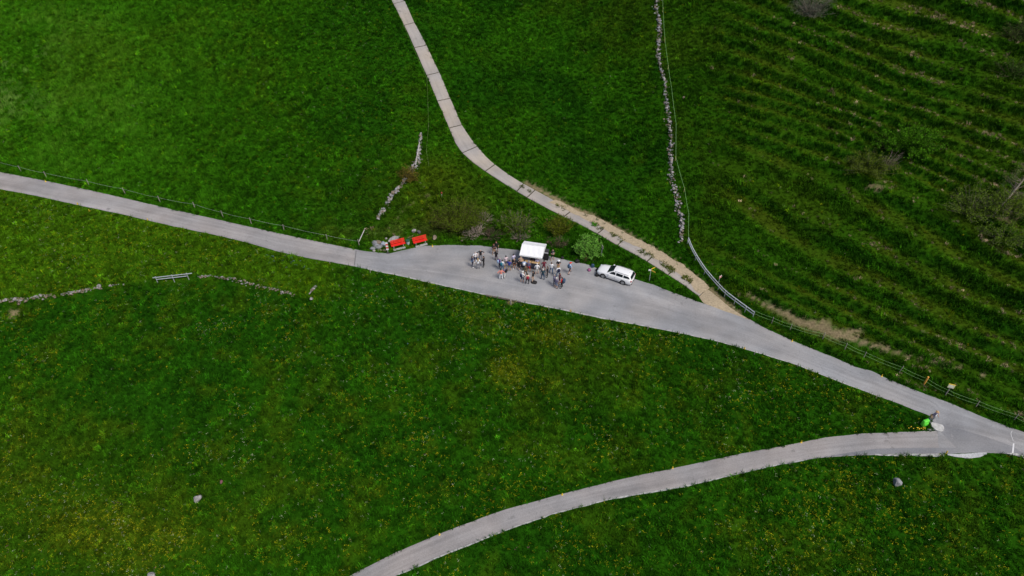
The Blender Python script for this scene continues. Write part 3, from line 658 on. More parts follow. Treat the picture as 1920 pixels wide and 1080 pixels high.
for i, (q, sz, lab) in enumerate([((1743, 806), (.5, .25, .16), 'flat pale stone at the edge of the branch road near the concrete disc'), ((1748.5, 804.5), (.42, .24, .14), 'flat pale stone touching the round concrete slab')]): boulder(q, sz, lab, M_EDGE, 80 + i, .2, (0, 0, -.4))
# ------------------------------------------------------------------ benches, bin, hazard board
M_BENCH = mat('bright red bench paint', (.72, .022, .012), .45, .08, 6)
M_CONC = mat('grey concrete', (.38, .38, .36), .9, .2, 6)
def bench(pa, pb, label):
    A = P3(*pa); B = P3(*pb); c = A.lerp(B, .5); yaw = math.atan2(B.y - A.y, B.x - A.x)
    t = thing('park_bench', label, 'bench', c, yaw); L = 1.85; zo = max(0, gz(A.x, A.y) - c.z, gz(B.x, B.y) - c.z) * 0
    for k in range(3):      # seat slats
        b = MB(); b.box((0, -.06 - .15 * k, .46 - .012 * k), (L, .125, .04)); b.build('seat_slat', M_BENCH, t)
    for k in range(3):      # back slats, leaning away from the road
        b = MB(); b.box((0, .07 + .05 * k, .58 + .16 * k), (L, .035, .115), 0, Matrix.Rotation(-.28, 3, 'X')); b.build('back_slat', M_BENCH, t)
    for s in (-1, 1):
        b = MB(); x = s * L * .34
        b.tube([(x, .05, .47), (x, .20, .98)], .028, 6); b.tube([(x, .05, .45), (x, -.42, .43)], .03, 6); b.build('bracket', mat('light red bracket', (.80, .13, .07), .5), t)
        b = MB(); b.box((x, -.33, .20), (.09, .10, .46)); b.build('leg', M_CONC, t)
        b = MB(); b.box((x, .02, .20), (.09, .10, .46)); b.build('leg', M_CONC, t)
    b = MB(); b.box((0, -.62, .02), (L * .85, .28, .10)); b.build('footing', M_CONC, t); return t
bench((734, 464), (759, 458.5), 'red slatted bench next to the striped hazard board')
bench((775.5, 458), (799.5, 452.3), 'red slatted bench right of the green rubbish bin')
t = thing('rubbish_bin', 'green rubbish bin with pale bag between the two red benches', 'bin', P3(765.3, 459), .25)
b = MB(); b.lathe([(.19, .12), (.24, .62), (.22, .64)], 14); b.build('bag', mat('pale bin liner', (.55, .62, .60), .5, .15), t)
b = MB(); b.lathe([(.26, .60), (.27, .72), (.24, .76), (.0, .78)], 14); b.build('rim', mat('dark green metal', (.02, .09, .05), .5), t)
b = MB(); b.tube([(.22, .2, -.2), (.22, .2, .95)], .035, 8); b.build('post', MATS['dark green metal'], t)
b = MB(); b.box((-.02, -.235, .42), (.16, .012, .18), 0, Matrix.Rotation(.12, 3, 'X')); b.build('notice', mat('grey blue notice', (.30, .40, .44), .6), t)
t = thing('hazard_board', 'tall narrow red and white striped hazard board at the left end of the lay-by', 'sign', P3(727.5, 474), .1)
b = MB(); b.tube([(0, 0, -.2), (0, 0, 1.7)], .03, 8); b.build('post', M_STEEL, t)
for k in range(5):
    b = MB(); b.box((0, -.045, .62 + .24 * k), (.30, .03, .236)); b.build('stripe', (M_WHITE, mat('signal red', (.66, .07, .05), .5))[k % 2], t)
b = MB(); b.box((0, 0, .03), (.42, .36, .12)); b.build('foot', mat('black rubber', (.03, .03, .03), .9), t)

# ------------------------------------------------------------------ the white refreshment tent
tc = P3(999, 491.5); TY = R(-13); t = thing('market_tent', 'white gable tent with open front in the middle of the crowd', 'tent', tc, TY)
M_CANV = mat('white tent cloth', (.84, .845, .85), .8, .03, 3); W2, D2, EH, RH = 1.42, 1.42, 2.08, 2.70
nx_, ny_ = 13, 15; V = []; Fc = []
for j in range(ny_):
    v = -D2 + 2 * D2 * j / (ny_ - 1)
    for i in range(nx_):
        u = -W2 + 2 * W2 * i / (nx_ - 1); f = abs(v) / D2
        z = RH + (EH - RH) * f - .05 * math.sin(math.pi * f) * math.cos(u / W2 * math.pi / 2) + .012 * math.sin(u * 9 + v * 3)
        V.append((u * (1 + .015 * f), v, z))
for j in range(ny_ - 1):
    for i in range(nx_ - 1): a = j * nx_ + i; Fc.append((a, a + 1, a + nx_ + 1, a + nx_))
o = obj('canopy', mesh_np('canopy', V, Fc, [M_CANV], False), t); md = o.modifiers.new('thickness', 'SOLIDIFY'); md.thickness = .012; md.offset = -1
def sheet(name, pts, m, th=.01):
    b = MB(); n = len(pts); b.add(pts, [tuple(range(n))]); o = b.build(name, m, t); s = o.modifiers.new('thickness', 'SOLIDIFY'); s.thickness = th; s.offset = 0; return o
for sy in (-1, 1): sheet('valance', [(-W2 * 1.02, sy * D2 * 1.003, EH), (W2 * 1.02, sy * D2 * 1.003, EH), (W2 * 1.02, sy * D2 * 1.01, EH - .17), (-W2 * 1.02, sy * D2 * 1.01, EH - .17)], M_CANV)
for sx in (-1, 1): sheet('gable', [(sx * W2 * 1.004, -D2, EH - .17), (sx * W2 * 1.004, -D2, EH - .004), (sx * W2 * 1.004, 0, RH - .01), (sx * W2 * 1.004, D2, EH - .004), (sx * W2 * 1.004, D2, EH - .17)], M_CANV)
sheet('back_wall', [(-W2 * .97, D2 * .96, .1), (W2 * .97, D2 * .96, .1), (W2 * .97, D2 * .96, EH - .05), (-W2 * .97, D2 * .96, EH - .05)], mat('grey shade cloth', (.40, .42, .44), .8))
for sx in (-1, 1):
    for sy in (-1, 1):
        b = MB(); b.tube([(sx * W2 * .95, sy * D2 * .95, -.1), (sx * W2 * .95, sy * D2 * .95, EH - .03)], .03, 8); b.build('pole', M_STEEL, t)
b = MB(); b.tube([(-W2, 0, RH - .06), (W2, 0, RH - .06)], .025, 6); b.build('ridge_pole', M_STEEL, t)
def on_tent(x, y, z=0): return tc + Matrix.Rotation(TY, 3, 'Z') @ Vector((x, y, z))
M_TAN = mat('pale pine boards', (.50, .33, .16), .7, .2, 9)
def table(x, y, L, D, h, label, m):
    p = on_tent(x, y); t2 = thing('serving_table', label, 'table', p, TY)
    b = MB(); b.box((0, 0, h), (L, D, .045)); b.build('tabletop', m, t2)
    for sx in (-1, 1):
        for sy in (-1, 1): b = MB(); b.box((sx * (L / 2 - .08), sy * (D / 2 - .06), h / 2 - .02), (.05, .05, h)); b.build('leg', m, t2)
    b = MB(); b.box((0, -D / 2 + .01, h * .55), (L * .96, .02, h * .7)); b.build('front_panel', mat('dark front panel', (.03, .035, .06), .7), t2); return t2
table(-.62, -1.28, 1.35, .45, 1.12, 'pine serving counter under the front left of the white tent', M_TAN)
table(.62, -1.28, 1.0, .45, 1.12, 'pine serving counter under the front right of the white tent', M_TAN)
# black drinks fridge beside the tent
p = P3(1024.3, 486); t = thing('drinks_fridge', 'tall black drinks fridge beside the right side of the white tent', 'fridge', p, TY)
b = MB(); b.box((0, 0, .72), (.56, .55, 1.36)); b.build('cabinet', M_BLACK, t)
b = MB(); b.box((0, -.29, .62), (.50, .03, 1.05)); b.build('door', mat('black glass', (.012, .012, .014), .1), t)
b = MB(); b.box((0, -.30, 1.27), (.52, .025, .16)); b.build('top_panel', mat('pale light strip', (.62, .64, .66), .5), t)
b = MB(); b.box((0, 0, 1.43), (.60, .58, .06)); b.build('lid', mat('dark grey', (.04, .04, .045), .6), t)

# ------------------------------------------------------------------ bags lying about
def bag(px, d, m, label, rz=0.0, name='backpack', cat='bag', e=.6):
    b = MB(); x, y, z = d; prof = [(0, .62, .72), (.12, .5, .55), (.55, .48, .48), (.85, .42, .38), (1, .22, .2)]
    pts = []
    for hgt, a, c in ((.0, .42, .42), (.12, .5, .5), (.6, .5, .47), (.88, .40, .36), (1., .2, .18)) if e > .5 else ((.0, .46, .42), (.08, .5, .5), (.7, .5, .46), (.95, .47, .36), (1., .42, .28)):
        for k in range(12):
            q = 2 * math.pi * k / 12; ca, sa = math.cos(q), math.sin(q)
            pts.append((x * a * math.copysign(abs(ca) ** e, ca), y * c * math.copysign(abs(sa) ** e, sa), z * hgt))
    Fc = [(i * 12 + k, i * 12 + (k + 1) % 12, (i + 1) * 12 + (k + 1) % 12, (i + 1) * 12 + k) for i in range(4) for k in range(12)] + [tuple(reversed(range(12))), tuple(48 + k for k in range(12))]
    p = P3(*px); t = thing(name, label, cat, p + Vector((0, 0, .045)), rz); b.add(pts, Fc); b.build('body', m, t, True)
    b = MB(); b.box((0, -y * .5, z * .32), (x * .62, y * .18, z * .42)); b.build('pocket', m, t)
    b = MB(); b.tube([(-x * .15, y * .3, z * .93), (-x * .1, y * .3, z * 1.1), (x * .1, y * .3, z * 1.1), (x * .15, y * .3, z * .93)], .018, 5); b.build('handle', M_BLACK, t); return t
bag((1104.5, 508), (.42, .34, .34), mat('pink purple nylon', (.30, .09, .20), .6), 'pinkish purple bag on the asphalt in front of the white car', .4)
bag((1111, 501), (.42, .32, .48), mat('dark blue nylon', (.02, .06, .12), .6), 'dark blue rucksack on the verge left of the white car')
bag((1119, 517.5), (.46, .36, .40), M_BLACK, 'black bag leaning at the front bumper of the white car', .8)
bag((1119.5, 508), (.40, .30, .30), M_BLACK, 'small black bag by the far front corner of the white car', .2)
bag((1001.5, 530.5), (.75, .45, .22), M_BLACK, 'flat black bag on the asphalt beside the feet in beige trousers', -.15)
bag((1082, 491.5), (.62, .45, .36), M_BLACK, 'black rucksack on the grass edge behind the walker in the red cap', .2)
bag((1054.5, 485), (.4, .3, .25), M_BLACK, 'small black bag on the lay-by edge right of the white tent', .2)
bag((1731.5, 797), (.70, .42, .80), mat('lime green nylon', (.13, .72, .05), .6), 'lime green rucksack standing in the grass at the road fork', .35, e=.3)
# flowers planted at the fork
M_FYEL = mat('yellow petals', (.75, .52, .02), .6)
def flower_clump(px, r, n, label):
    p = P3(*px); t = thing('flower_clump', label, 'flowers', p); b = MB(); s = MB()
    for k in range(n):
        a = random.random() * 6.28; q = r * math.sqrt(random.random()); h = random.uniform(.2, .4); x, y = q * math.cos(a), q * math.sin(a)
        s.tube([(x * .5, y * .5, -.03), (x, y, h)], .012, 4)
        b.lathe([(.015, -.03), (.055, .02), (.045, .03), (.01, .015)], 8, 0, (x, y, h))
    s.build('stem', mat('flower stem', (.03, .10, .02), .8), t); b.build('flower', M_FYEL, t)
flower_clump((1721.5, 806.5), .22, 5, 'clump of yellow flowers left of the pale flat stones at the fork')
flower_clump((1729, 806.5), .20, 5, 'clump of yellow flowers nearest the pale flat stones at the fork')
flower_clump((1706, 806.5), .26, 4, 'clump of yellow flowers furthest left along the branch road edge at the fork')

# ------------------------------------------------------------------ the white estate car
def build_car():
    p = P3(1153.5, 520.5); fwd = P3(1132, 521) - P3(1168.7, 533.5); yaw = math.atan2(fwd.y, fwd.x)
    nrm_z = math.atan2(fwd.z, math.hypot(fwd.x, fwd.y))
    t = thing('estate_car', 'white estate car parked at the edge of the lay-by', 'car', p + Vector((0, 0, .045)), yaw); t.rotation_euler = (0, -nrm_z, yaw)
    W = mat('white car paint', (.86, .865, .87), .22, coat=.6); G = glass_dark('dark car glass', (.012, .018, .022)); K = mat('black plastic', (.018, .018, .02), .6)
    st = [(2.29, .42, .56, .40), (2.24, .30, .64, .66), (2.08, .22, .72, .80), (1.7, .19, .83, .865), (1.2, .18, .915, .88), (.80, .18, .965, .885), (.0, .18, .985, .885), (-1.0, .18, .995, .885), (-1.7, .19, .995, .875), (-2.08, .24, .98, .845), (-2.24, .32, .93, .78), (-2.285, .45, .86, .62)]
    V = []; n = 14
    for x, zb, zt, hw in st:
        h = [(0, zb), (hw * .86, zb), (hw * .985, zb + .10), (hw, zb + (zt - zb) * .5), (hw * .985, zt - .10), (hw * .93, zt - .025), (hw * .55, zt + .012), (0, zt + .025)]
        ring = [(x, y, z) for y, z in h] + [(x, -y, z) for y, z in h[-2:0:-1]]; V += ring
    b = MB(); Fc = [(i * n + k, i * n + (k + 1) % n, (i + 1) * n + (k + 1) % n, (i + 1) * n + k) for i in range(len(st) - 1) for k in range(n)] + [tuple(range(n)), tuple(reversed([(len(st) - 1) * n + k for k in range(n)]))]
    b.add(V, [tuple(reversed(f)) for f in Fc])
    # roof and pillars: rings from belt line to roof
    rg = []
    def ring(z, xf, xr, hw, cr):
        pts = []
        for s in (1, -1):
            xs = np.linspace(xf, xr, 6) if s == 1 else np.linspace(xr, xf, 6)
            for x in xs:
                e = min(1, .93 + .07 * min(1, (xf - x) / .5, (x - xr) / .4 + .2)); pts.append((float(x), s * hw * e, z + cr * (1 - ((x - (xf + xr) / 2) / ((xf - xr) / 2)) ** 2)))
        return pts
    rings = [ring(.955, .98, -2.24, .80, 0), ring(1.20, .60, -2.10, .735, .005), ring(1.385, .26, -1.93, .665, .02), ring(1.435, .10, -1.84, .60, .03)]
    V = sum(rings, []); n2 = 12; Fc = [(i * n2 + k, i * n2 + (k + 1) % n2, (i + 1) * n2 + (k + 1) % n2, (i + 1) * n2 + k) for i in range(3) for k in range(n2)]
    base = len(V); cen = [(float(x), 0.0, 1.475 - .03 * ((x + .87) / .97) ** 2) for x in np.linspace(.08, -1.82, 6)]; V += cen; r0 = 3 * n2
    for i in range(5):
        Fc.append((r0 + i, r0 + i + 1, base + i + 1, base + i)); Fc.append((base + i, base + i + 1, r0 + 11 - i - 1, r0 + 11 - i))
    Fc.append((r0, base, r0 + 11)); Fc.append((r0 + 5, r0 + 6, base + 5))
    b.add(V, [tuple(reversed(f)) for f in Fc]); o = b.build('body', W, t, True)
    bpy.context.view_layer.update(); bm = bmesh.new(); bm.from_mesh(o.data); bmesh.ops.recalc_face_normals(bm, faces=bm.faces); bm.to_mesh(o.data); bm.free()
    def side_y(x, z):   # outer half width of the cabin at height z
        return float(np.interp(z, [.955, 1.20, 1.385, 1.435], [.80, .735, .665, .60])) + .008
    def pane(name, P, m=G):
        q = MB(); q.add(P, [tuple(range(len(P)))]); oo = q.build(name, m, t); s = oo.modifiers.new('t', 'SOLIDIFY'); s.thickness = .014; s.offset = 0; return oo
    ws = lambda z: float(np.interp(z, [.955, 1.20, 1.385, 1.435], [.98, .60, .26, .10])); wr = lambda z: float(np.interp(z, [.955, 1.2, 1.385, 1.435], [-2.24, -2.10, -1.93, -1.84]))
    def hw(z): return float(np.interp(z, [.955, 1.20, 1.385, 1.435], [.80, .735, .665, .60])) * .93
    zs = [1.0, 1.2, 1.395]
    for nm, fx, sg in (('windscreen', ws, 1), ('rear_window', wr, -1)):
        lo_, hi_ = (.985, 1.40) if sg == 1 else (1.04, 1.37); zz = [lo_, 1.2, hi_]; q = MB(); Vv = []
        for z in zz:
            for y in (-1, -.5, 0, .5, 1): Vv.append((fx(z) + sg * (.014 + .02 * (1 - y * y)), y * (hw(z) - .045), z))
        Ff = [(r * 5 + c, r * 5 + c + 1, r * 5 + c + 6, r * 5 + c + 5) for r in range(2) for c in range(4)]
        q.add(Vv, Ff); oo = q.build(nm, G, t); s = oo.modifiers.new('t', 'SOLIDIFY'); s.thickness = .012; s.offset = 0
    for s in (1, -1):
        def sp_(x, z): return (x, s * side_y(x, z), z)
        pane('side_window', [sp_(.62, 1.02), sp_(-.10, 1.03), sp_(-.10, 1.37), sp_(.22, 1.36), sp_(.45, 1.23)])
        pane('side_window', [sp_(-.22, 1.03), sp_(-1.05, 1.045), sp_(-1.05, 1.37), sp_(-.22, 1.37)])
        pane('side_window', [sp_(-1.17, 1.05), sp_(-1.98, 1.12), sp_(-1.78, 1.34), sp_(-1.17, 1.365)])
        q = MB(); q.tube([(.05, s * .60, 1.47), (-.2, s * .615, 1.50), (-1.5, s * .615, 1.50), (-1.75, s * .60, 1.46)], .02, 6); q.build('roof_rail', mat('grey rail', (.25, .26, .27), .4), t)
        q = MB(); q.box((.62, s * .97, 1.01), (.16, .2, .12), 0, None, .8); q.build('mirror', W, t)
        q = MB(); q.box((.0, s * .888, .44), (2.0, .02, .05)); q.build('door_strip', mat('grey strip', (.30, .30, .30), .5), t)
        for x in (-.16, -1.08, .72): q = MB(); q.box((x, s * .888, .66), (.012, .012, .50)); q.build('door_gap', K, t)
        for x in (-.02, -.98): q = MB(); q.box((x - .08, s * .893, .84), (.18, .025, .03)); q.build('door_handle', W, t)
        for x in (1.36, -1.22):
            q = MB(); q.lathe([(.385, -.015), (.385, .01), (.30, .012), (.30, -.01)], 24, 0, (x, s * .885, .335), Matrix.Rotation(math.pi / 2, 3, 'X')); q.build('wheel_arch', K, t)
            wv = obj('wheel', None, t, (x, s * .80, .315)); q = MB(); q.lathe([(.20, -.1), (.30, -.1), (.315, -.07), (.315, .07), (.30, .1), (.20, .1)], 24, 0, (0, 0, 0), Matrix.Rotation(math.pi / 2, 3, 'X')); q.build('tyre', mat('tyre rubber', (.02, .02, .02), .9), wv, True)
            q = MB(); rot = Matrix.Rotation(math.pi / 2 * -s, 3, 'X'); q.lathe([(.21, .06), (.21, .104), (.18, .102), (.17, .08), (.05, .085), (.04, .1)], 20, 0, (0, 0, 0), rot)
            for k in range(5):
                a = k * 2 * math.pi / 5; q.box(rot @ Vector((.11 * math.cos(a), .11 * math.sin(a), .092)), (.16, .045, .02), 0, rot @ Matrix.Rotation(a, 3, 'Z'))
            q.build('rim', mat('alloy rim', (.62, .63, .65), .35, metal=.3), wv)
        q = MB(); q.ball((2.13, s * .60, .64), (.13, .19, .085), 12, 8); q.build('headlight', mat('headlight glass', (.50, .58, .62), .1), t, True)
        q = MB(); q.box((-2.20, s * .75, .84), (.13, .13, .22), 0, Matrix.Rotation(.15, 3, 'Y')); q.build('tail_light', mat('red lamp glass', (.45, .02, .03), .2), t)
    q = MB(); q.box((2.285, 0, .50), (.03, .72, .10)); q.build('grille', K, t)
    q = MB(); q.box((2.24, 0, .30), (.09, 1.2, .12)); q.build('front_bumper_trim', K, t)
    q = MB(); q.box((-2.25, 0, .36), (.10, 1.45, .16)); q.build('rear_bumper_trim', K, t)
    q = MB(); q.box((-2.292, 0, .72), (.02, .5, .11)); q.build('number_plate', M_WHITE, t)
    q = MB(); q.tube([(-1.62, 0, 1.45), (-1.74, 0, 1.58)], .012, 5); q.build('aerial', K, t)
    q = MB(); q.box((0, 0, .17), (3.6, 1.5, .06)); q.build('underbody', K, t)
build_car()

# ------------------------------------------------------------------ people
SKIN = [mat('skin light', (.56, .34, .25), .6), mat('skin tanned', (.45, .25, .17), .6), mat('skin fair', (.62, .41, .32), .6)]
HAIRC = dict(black=(.012, .010, .009), brown=(.05, .028, .015), auburn=(.14, .035, .015), blond=(.42, .28, .11), grey=(.36, .35, .34), white=(.68, .66, .63), none=(.5, .3, .22), sandy=(.38, .25, .10))
def cloth(col): return mat('cloth %.3f %.3f %.3f' % col, col, .85, .10, 14)
C = dict(navy=(.012, .016, .055), white=(.80, .81, .83), black=(.010, .010, .012), grey=(.22, .22, .25), salmon=(.72, .25, .20), cream=(.74, .58, .46), lilac=(.58, .55, .72), purple=(.12, .02, .22), blue=(.02, .04, .30),
         ltblue=(.38, .52, .74), teal=(.015, .16, .24), jeans=(.07, .14, .26), denim=(.03, .07, .13), pink=(.72, .58, .62), beige=(.55, .40, .30), khaki=(.22, .20, .13), rust=(.30, .09, .025), red=(.62, .035, .025), maroon=(.16, .012, .03), olive=(.09, .08, .045),
         dteal=(.02, .055, .075), tan=(.48, .31, .17), plum=(.04, .012, .03), mauve=(.17, .15, .24), greyblue=(.19, .23, .33), dkred=(.30, .012, .03), violetgrey=(.14, .13, .22), offwhite=(.66, .64, .60), wine=(.07, .012, .025))
PEOPLE = [ # foot px, height, facing (0 = uphill, 90 = left, 180 = towards camera, 270 = right), pose, skin, hair, top, long sleeves, bottoms, long legs, shoes, hat, pack, label
 ((886, 500.5), 1.70, 285, 'talk', 0, 'black', 'navy', 1, 'navy', 1, 'white', None, ('belt', 'ltblue'), 'person in navy with a pale jacket tied at the waist, far left of the crowd'),
 ((891.5, 492.5), 1.72, 200, 'drink', 2, 'grey', 'white', 0, 'navy', 0, 'white', None, None, 'grey haired person in white top behind the one in navy, left group'),
 ((901.5, 489), 1.80, 185, 'akimbo', 0, 'grey', 'black', 0, 'grey', 1, 'black', None, None, 'grey haired person in black tee with elbows out, back of the left group'),
 ((907.3, 500.5), 1.72, 75, 'talk', 0, 'brown', 'black', 1, 'black', 1, 'black', None, None, 'person all in black on the right of the left group of five'),
 ((896.8, 504.5), 1.72, 10, 'stand', 0, 'blond', 'white', 0, 'grey', 1, 'black', None, None, 'person in white shirt and grey trousers seen from behind, left group'),
 ((926, 477.5), 1.70, 215, 'drink', 1, 'auburn', 'black', 0, 'tan', 0, 'tan', None, None, 'auburn haired person in black top and tan shorts on the upper lay-by edge'),
 ((930.8, 472.5), 1.70, 180, 'stand', 1, 'auburn', 'black', 0, 'black', 0, 'black', None, None, 'person in black half hidden at the grass edge, highest of the crowd'),
 ((930.5, 489), 1.62, 330, 'fold', 1, 'black', 'black', 1, 'plum', 1, 'black', None, None, 'person with long dark hair and black coat left of the purple shirt'),
 ((936.8, 503.5), 1.72, 300, 'stand', 0, 'grey', 'purple', 0, 'navy', 1, 'black', None, ('pack', 'ltblue'), 'person in purple shirt with pale blue rucksack'),
 ((942, 508), 1.75, 330, 'stand', 0, 'black', 'white', 0, 'jeans', 1, 'white', None, ('pack', 'teal'), 'person in white tee and jeans with teal rucksack'),
 ((939.5, 524), 1.68, 5, 'akimbo', 1, 'black', 'salmon', 0, 'white', 1, 'beige', None, None, 'person in salmon pink shirt and white trousers with hands on hips'),
 ((946.5, 521), 1.70, 60, 'talk', 0, 'sandy', 'mauve', 0, 'offwhite', 1, 'black', None, ('pack', 'black'), 'person in grey-mauve tee and pale trousers with black rucksack'),
 ((948.8, 500), 1.75, 20, 'fold', 1, 'black', 'pink', 0, 'navy', 0, 'black', None, None, 'person in pale pink shirt and navy shorts facing the tent'),
 ((955, 508), 1.72, 350, 'drink', 1, 'brown', 'blue', 0, 'khaki', 0, 'tan', None, None, 'person in royal blue shirt and khaki shorts'),
 ((962.8, 496.5), 1.74, 30, 'talk', 1, 'black', 'lilac', 0, 'black', 1, 'black', None, None, 'dark haired person in lilac-grey tee left of the tent'),
 ((964.3, 504.5), 1.62, 200, 'drink', 0, 'blond', 'black', 0, 'rust', 0, 'white', None, None, 'person in black top and rust orange shorts with white shoes'),
 ((972, 507), 1.66, 320, 'stand', 2, 'black', 'black', 0, 'black', 0, 'ltblue', None, None, 'person in short black dress in front of the tent left corner'),
 ((976, 500.5), 1.70, 190, 'fold', 2, 'blond', 'beige', 0, 'black', 1, 'black', None, None, 'fair person in beige top beside the short black dress'),
 ((977.6, 494.5), 1.76, 195, 'talk', 1, 'brown', 'blue', 1, 'black', 1, 'black', None, ('front', 'white'), 'person in open blue jacket over white at the tent left corner'),
 ((983, 507.5), 1.70, 350, 'stand', 0, 'black', 'ltblue', 0, 'black', 1, 'black', None, ('pack', 'white'), 'person in light blue shirt with white rucksack facing the counter'),
 ((990.8, 510), 1.74, 345, 'talk', 1, 'grey', 'violetgrey', 0, 'red', 0, 'black', ('cap', 'grey'), None, 'person in grey cap, dark top and bright red shorts'),
 ((996.5, 497), 1.70, 180, 'drink', 1, 'brown', 'olive', 0, 'black', 1, 'black', None, None, 'person in dark olive under the middle of the tent front'),
 ((1001.3, 498), 1.74, 10, 'stand', 1, 'black', 'navy', 1, 'navy', 1, 'black', None, None, 'person in navy standing at the counter under the tent front'),
 ((1007.3, 504), 1.75, 5, 'drink', 0, 'grey', 'lilac', 0, 'navy', 0, 'black', ('cap', 'red'), None, 'person in red cap and pale lilac shirt at the right of the counter'),
 ((1006.6, 514.5), 1.74, 0, 'stand', 2, 'white', 'white', 0, 'offwhite', 0, 'tan', None, None, 'white haired person in a loose white shirt, back to camera, below the red cap'),
 ((1019.5, 508.5), 1.74, 10, 'talk', 1, 'black', 'maroon', 0, 'maroon', 0, 'black', None, None, 'person in maroon shirt right of the tent'),
 ((1035.5, 487.8), 1.75, 200, 'fold', 0, 'brown', 'black', 0, 'black', 0, 'tan', None, ('front', 'grey'), 'person in black with a pale bag at the lay-by edge right of the fridge'),
 ((1033.3, 513), 1.78, 350, 'fold', 0, 'brown', 'white', 0, 'jeans', 1, 'khaki', None, None, 'person in white tee and blue jeans right of the maroon shirt'),
 ((1017.5, 524.5), 1.74, 350, 'stand', 0, 'white', 'dteal', 0, 'denim', 1, 'black', None, None, 'white haired person in dark teal vest and denim jeans, back to camera'),
 ((1026, 519.5), 1.68, 70, 'talk', 2, 'brown', 'black', 0, 'black', 1, 'black', None, None, 'slim person in black with bare arms between jeans wearers'),
 ((1046.3, 507), 1.68, 190, 'fold', 1, 'blond', 'black', 0, 'tan', 0, 'black', ('cap', 'white'), None, 'person in white cap and black tank top'),
 ((1046, 519.5), 1.72, 20, 'stand', 0, 'sandy', 'white', 0, 'jeans', 1, 'grey', None, ('pack', 'navy'), 'sandy haired person in white tee with small navy rucksack'),
 ((1042.3, 541), 1.76, 320, 'talk', 1, 'white', 'mauve', 0, 'greyblue', 0, 'black', None, None, 'white haired person in mauve tee and grey-blue shorts, lowest of the crowd'),
 ((1038.3, 535), 1.72, 270, 'fold', 1, 'grey', 'violetgrey', 1, 'navy', 1, 'black', None, None, 'person in violet-grey jacket and navy trousers behind the mauve tee'),
 ((1052.8, 540.5), 1.74, 60, 'talk', 0, 'black', 'red', 0, 'black', 1, 'black', None, ('bigpack', 'denim'), 'person in red shirt under a big blue trekking rucksack'),
 ((1048.7, 532), 1.70, 250, 'fold', 1, 'brown', 'wine', 1, 'plum', 0, 'black', None, None, 'person in dark wine jacket behind the big blue rucksack'),
 ((999.2, 529), 1.74, 60, 'stand', 1, 'brown', 'black', 0, 'beige', 1, 'tan', None, None, 'person in black tee and beige trousers'),
 ((988.6, 533), 1.70, 10, 'stand', 1, 'black', 'cream', 0, 'black', 1, 'black', None, ('pack', 'dkred'), 'person in cream shirt with dark red rucksack'),
 ((979.2, 530), 1.76, 320, 'drink', 0, 'grey', 'white', 0, 'navy', 0, 'offwhite', ('cap', 'offwhite'), ('pack', 'navy'), 'person in pale cap and white tee with navy rucksack and shorts'),
 ((985.3, 518.5), 1.72, 190, 'fold', 1, 'brown', 'olive', 1, 'olive', 1, 'black', None, None, 'person in dark olive clothes behind the dark red rucksack'),
 ((1067.8, 512.8), 1.76, 300, 'walk', 0, 'grey', 'ltblue', 0, 'plum', 0, 'black', ('cap', 'red'), ('pack', 'denim'), 'walker in red cap and light blue shirt apart on the right'),
 ((1745, 790.5), 1.70, 195, 'talk', 0, 'sandy', 'mauve', 0, 'grey', 1, 'grey', ('cap', 'tan'), ('front', 'white'), 'person in tan hat and mauve vest standing at the road fork'),
 ((1739.5, 789.5), 1.15, 255, 'talk', 1, 'blond', 'tan', 0, 'greyblue', 1, 'black', None, None, 'small fair child in tan top beside the adult at the road fork'),
]
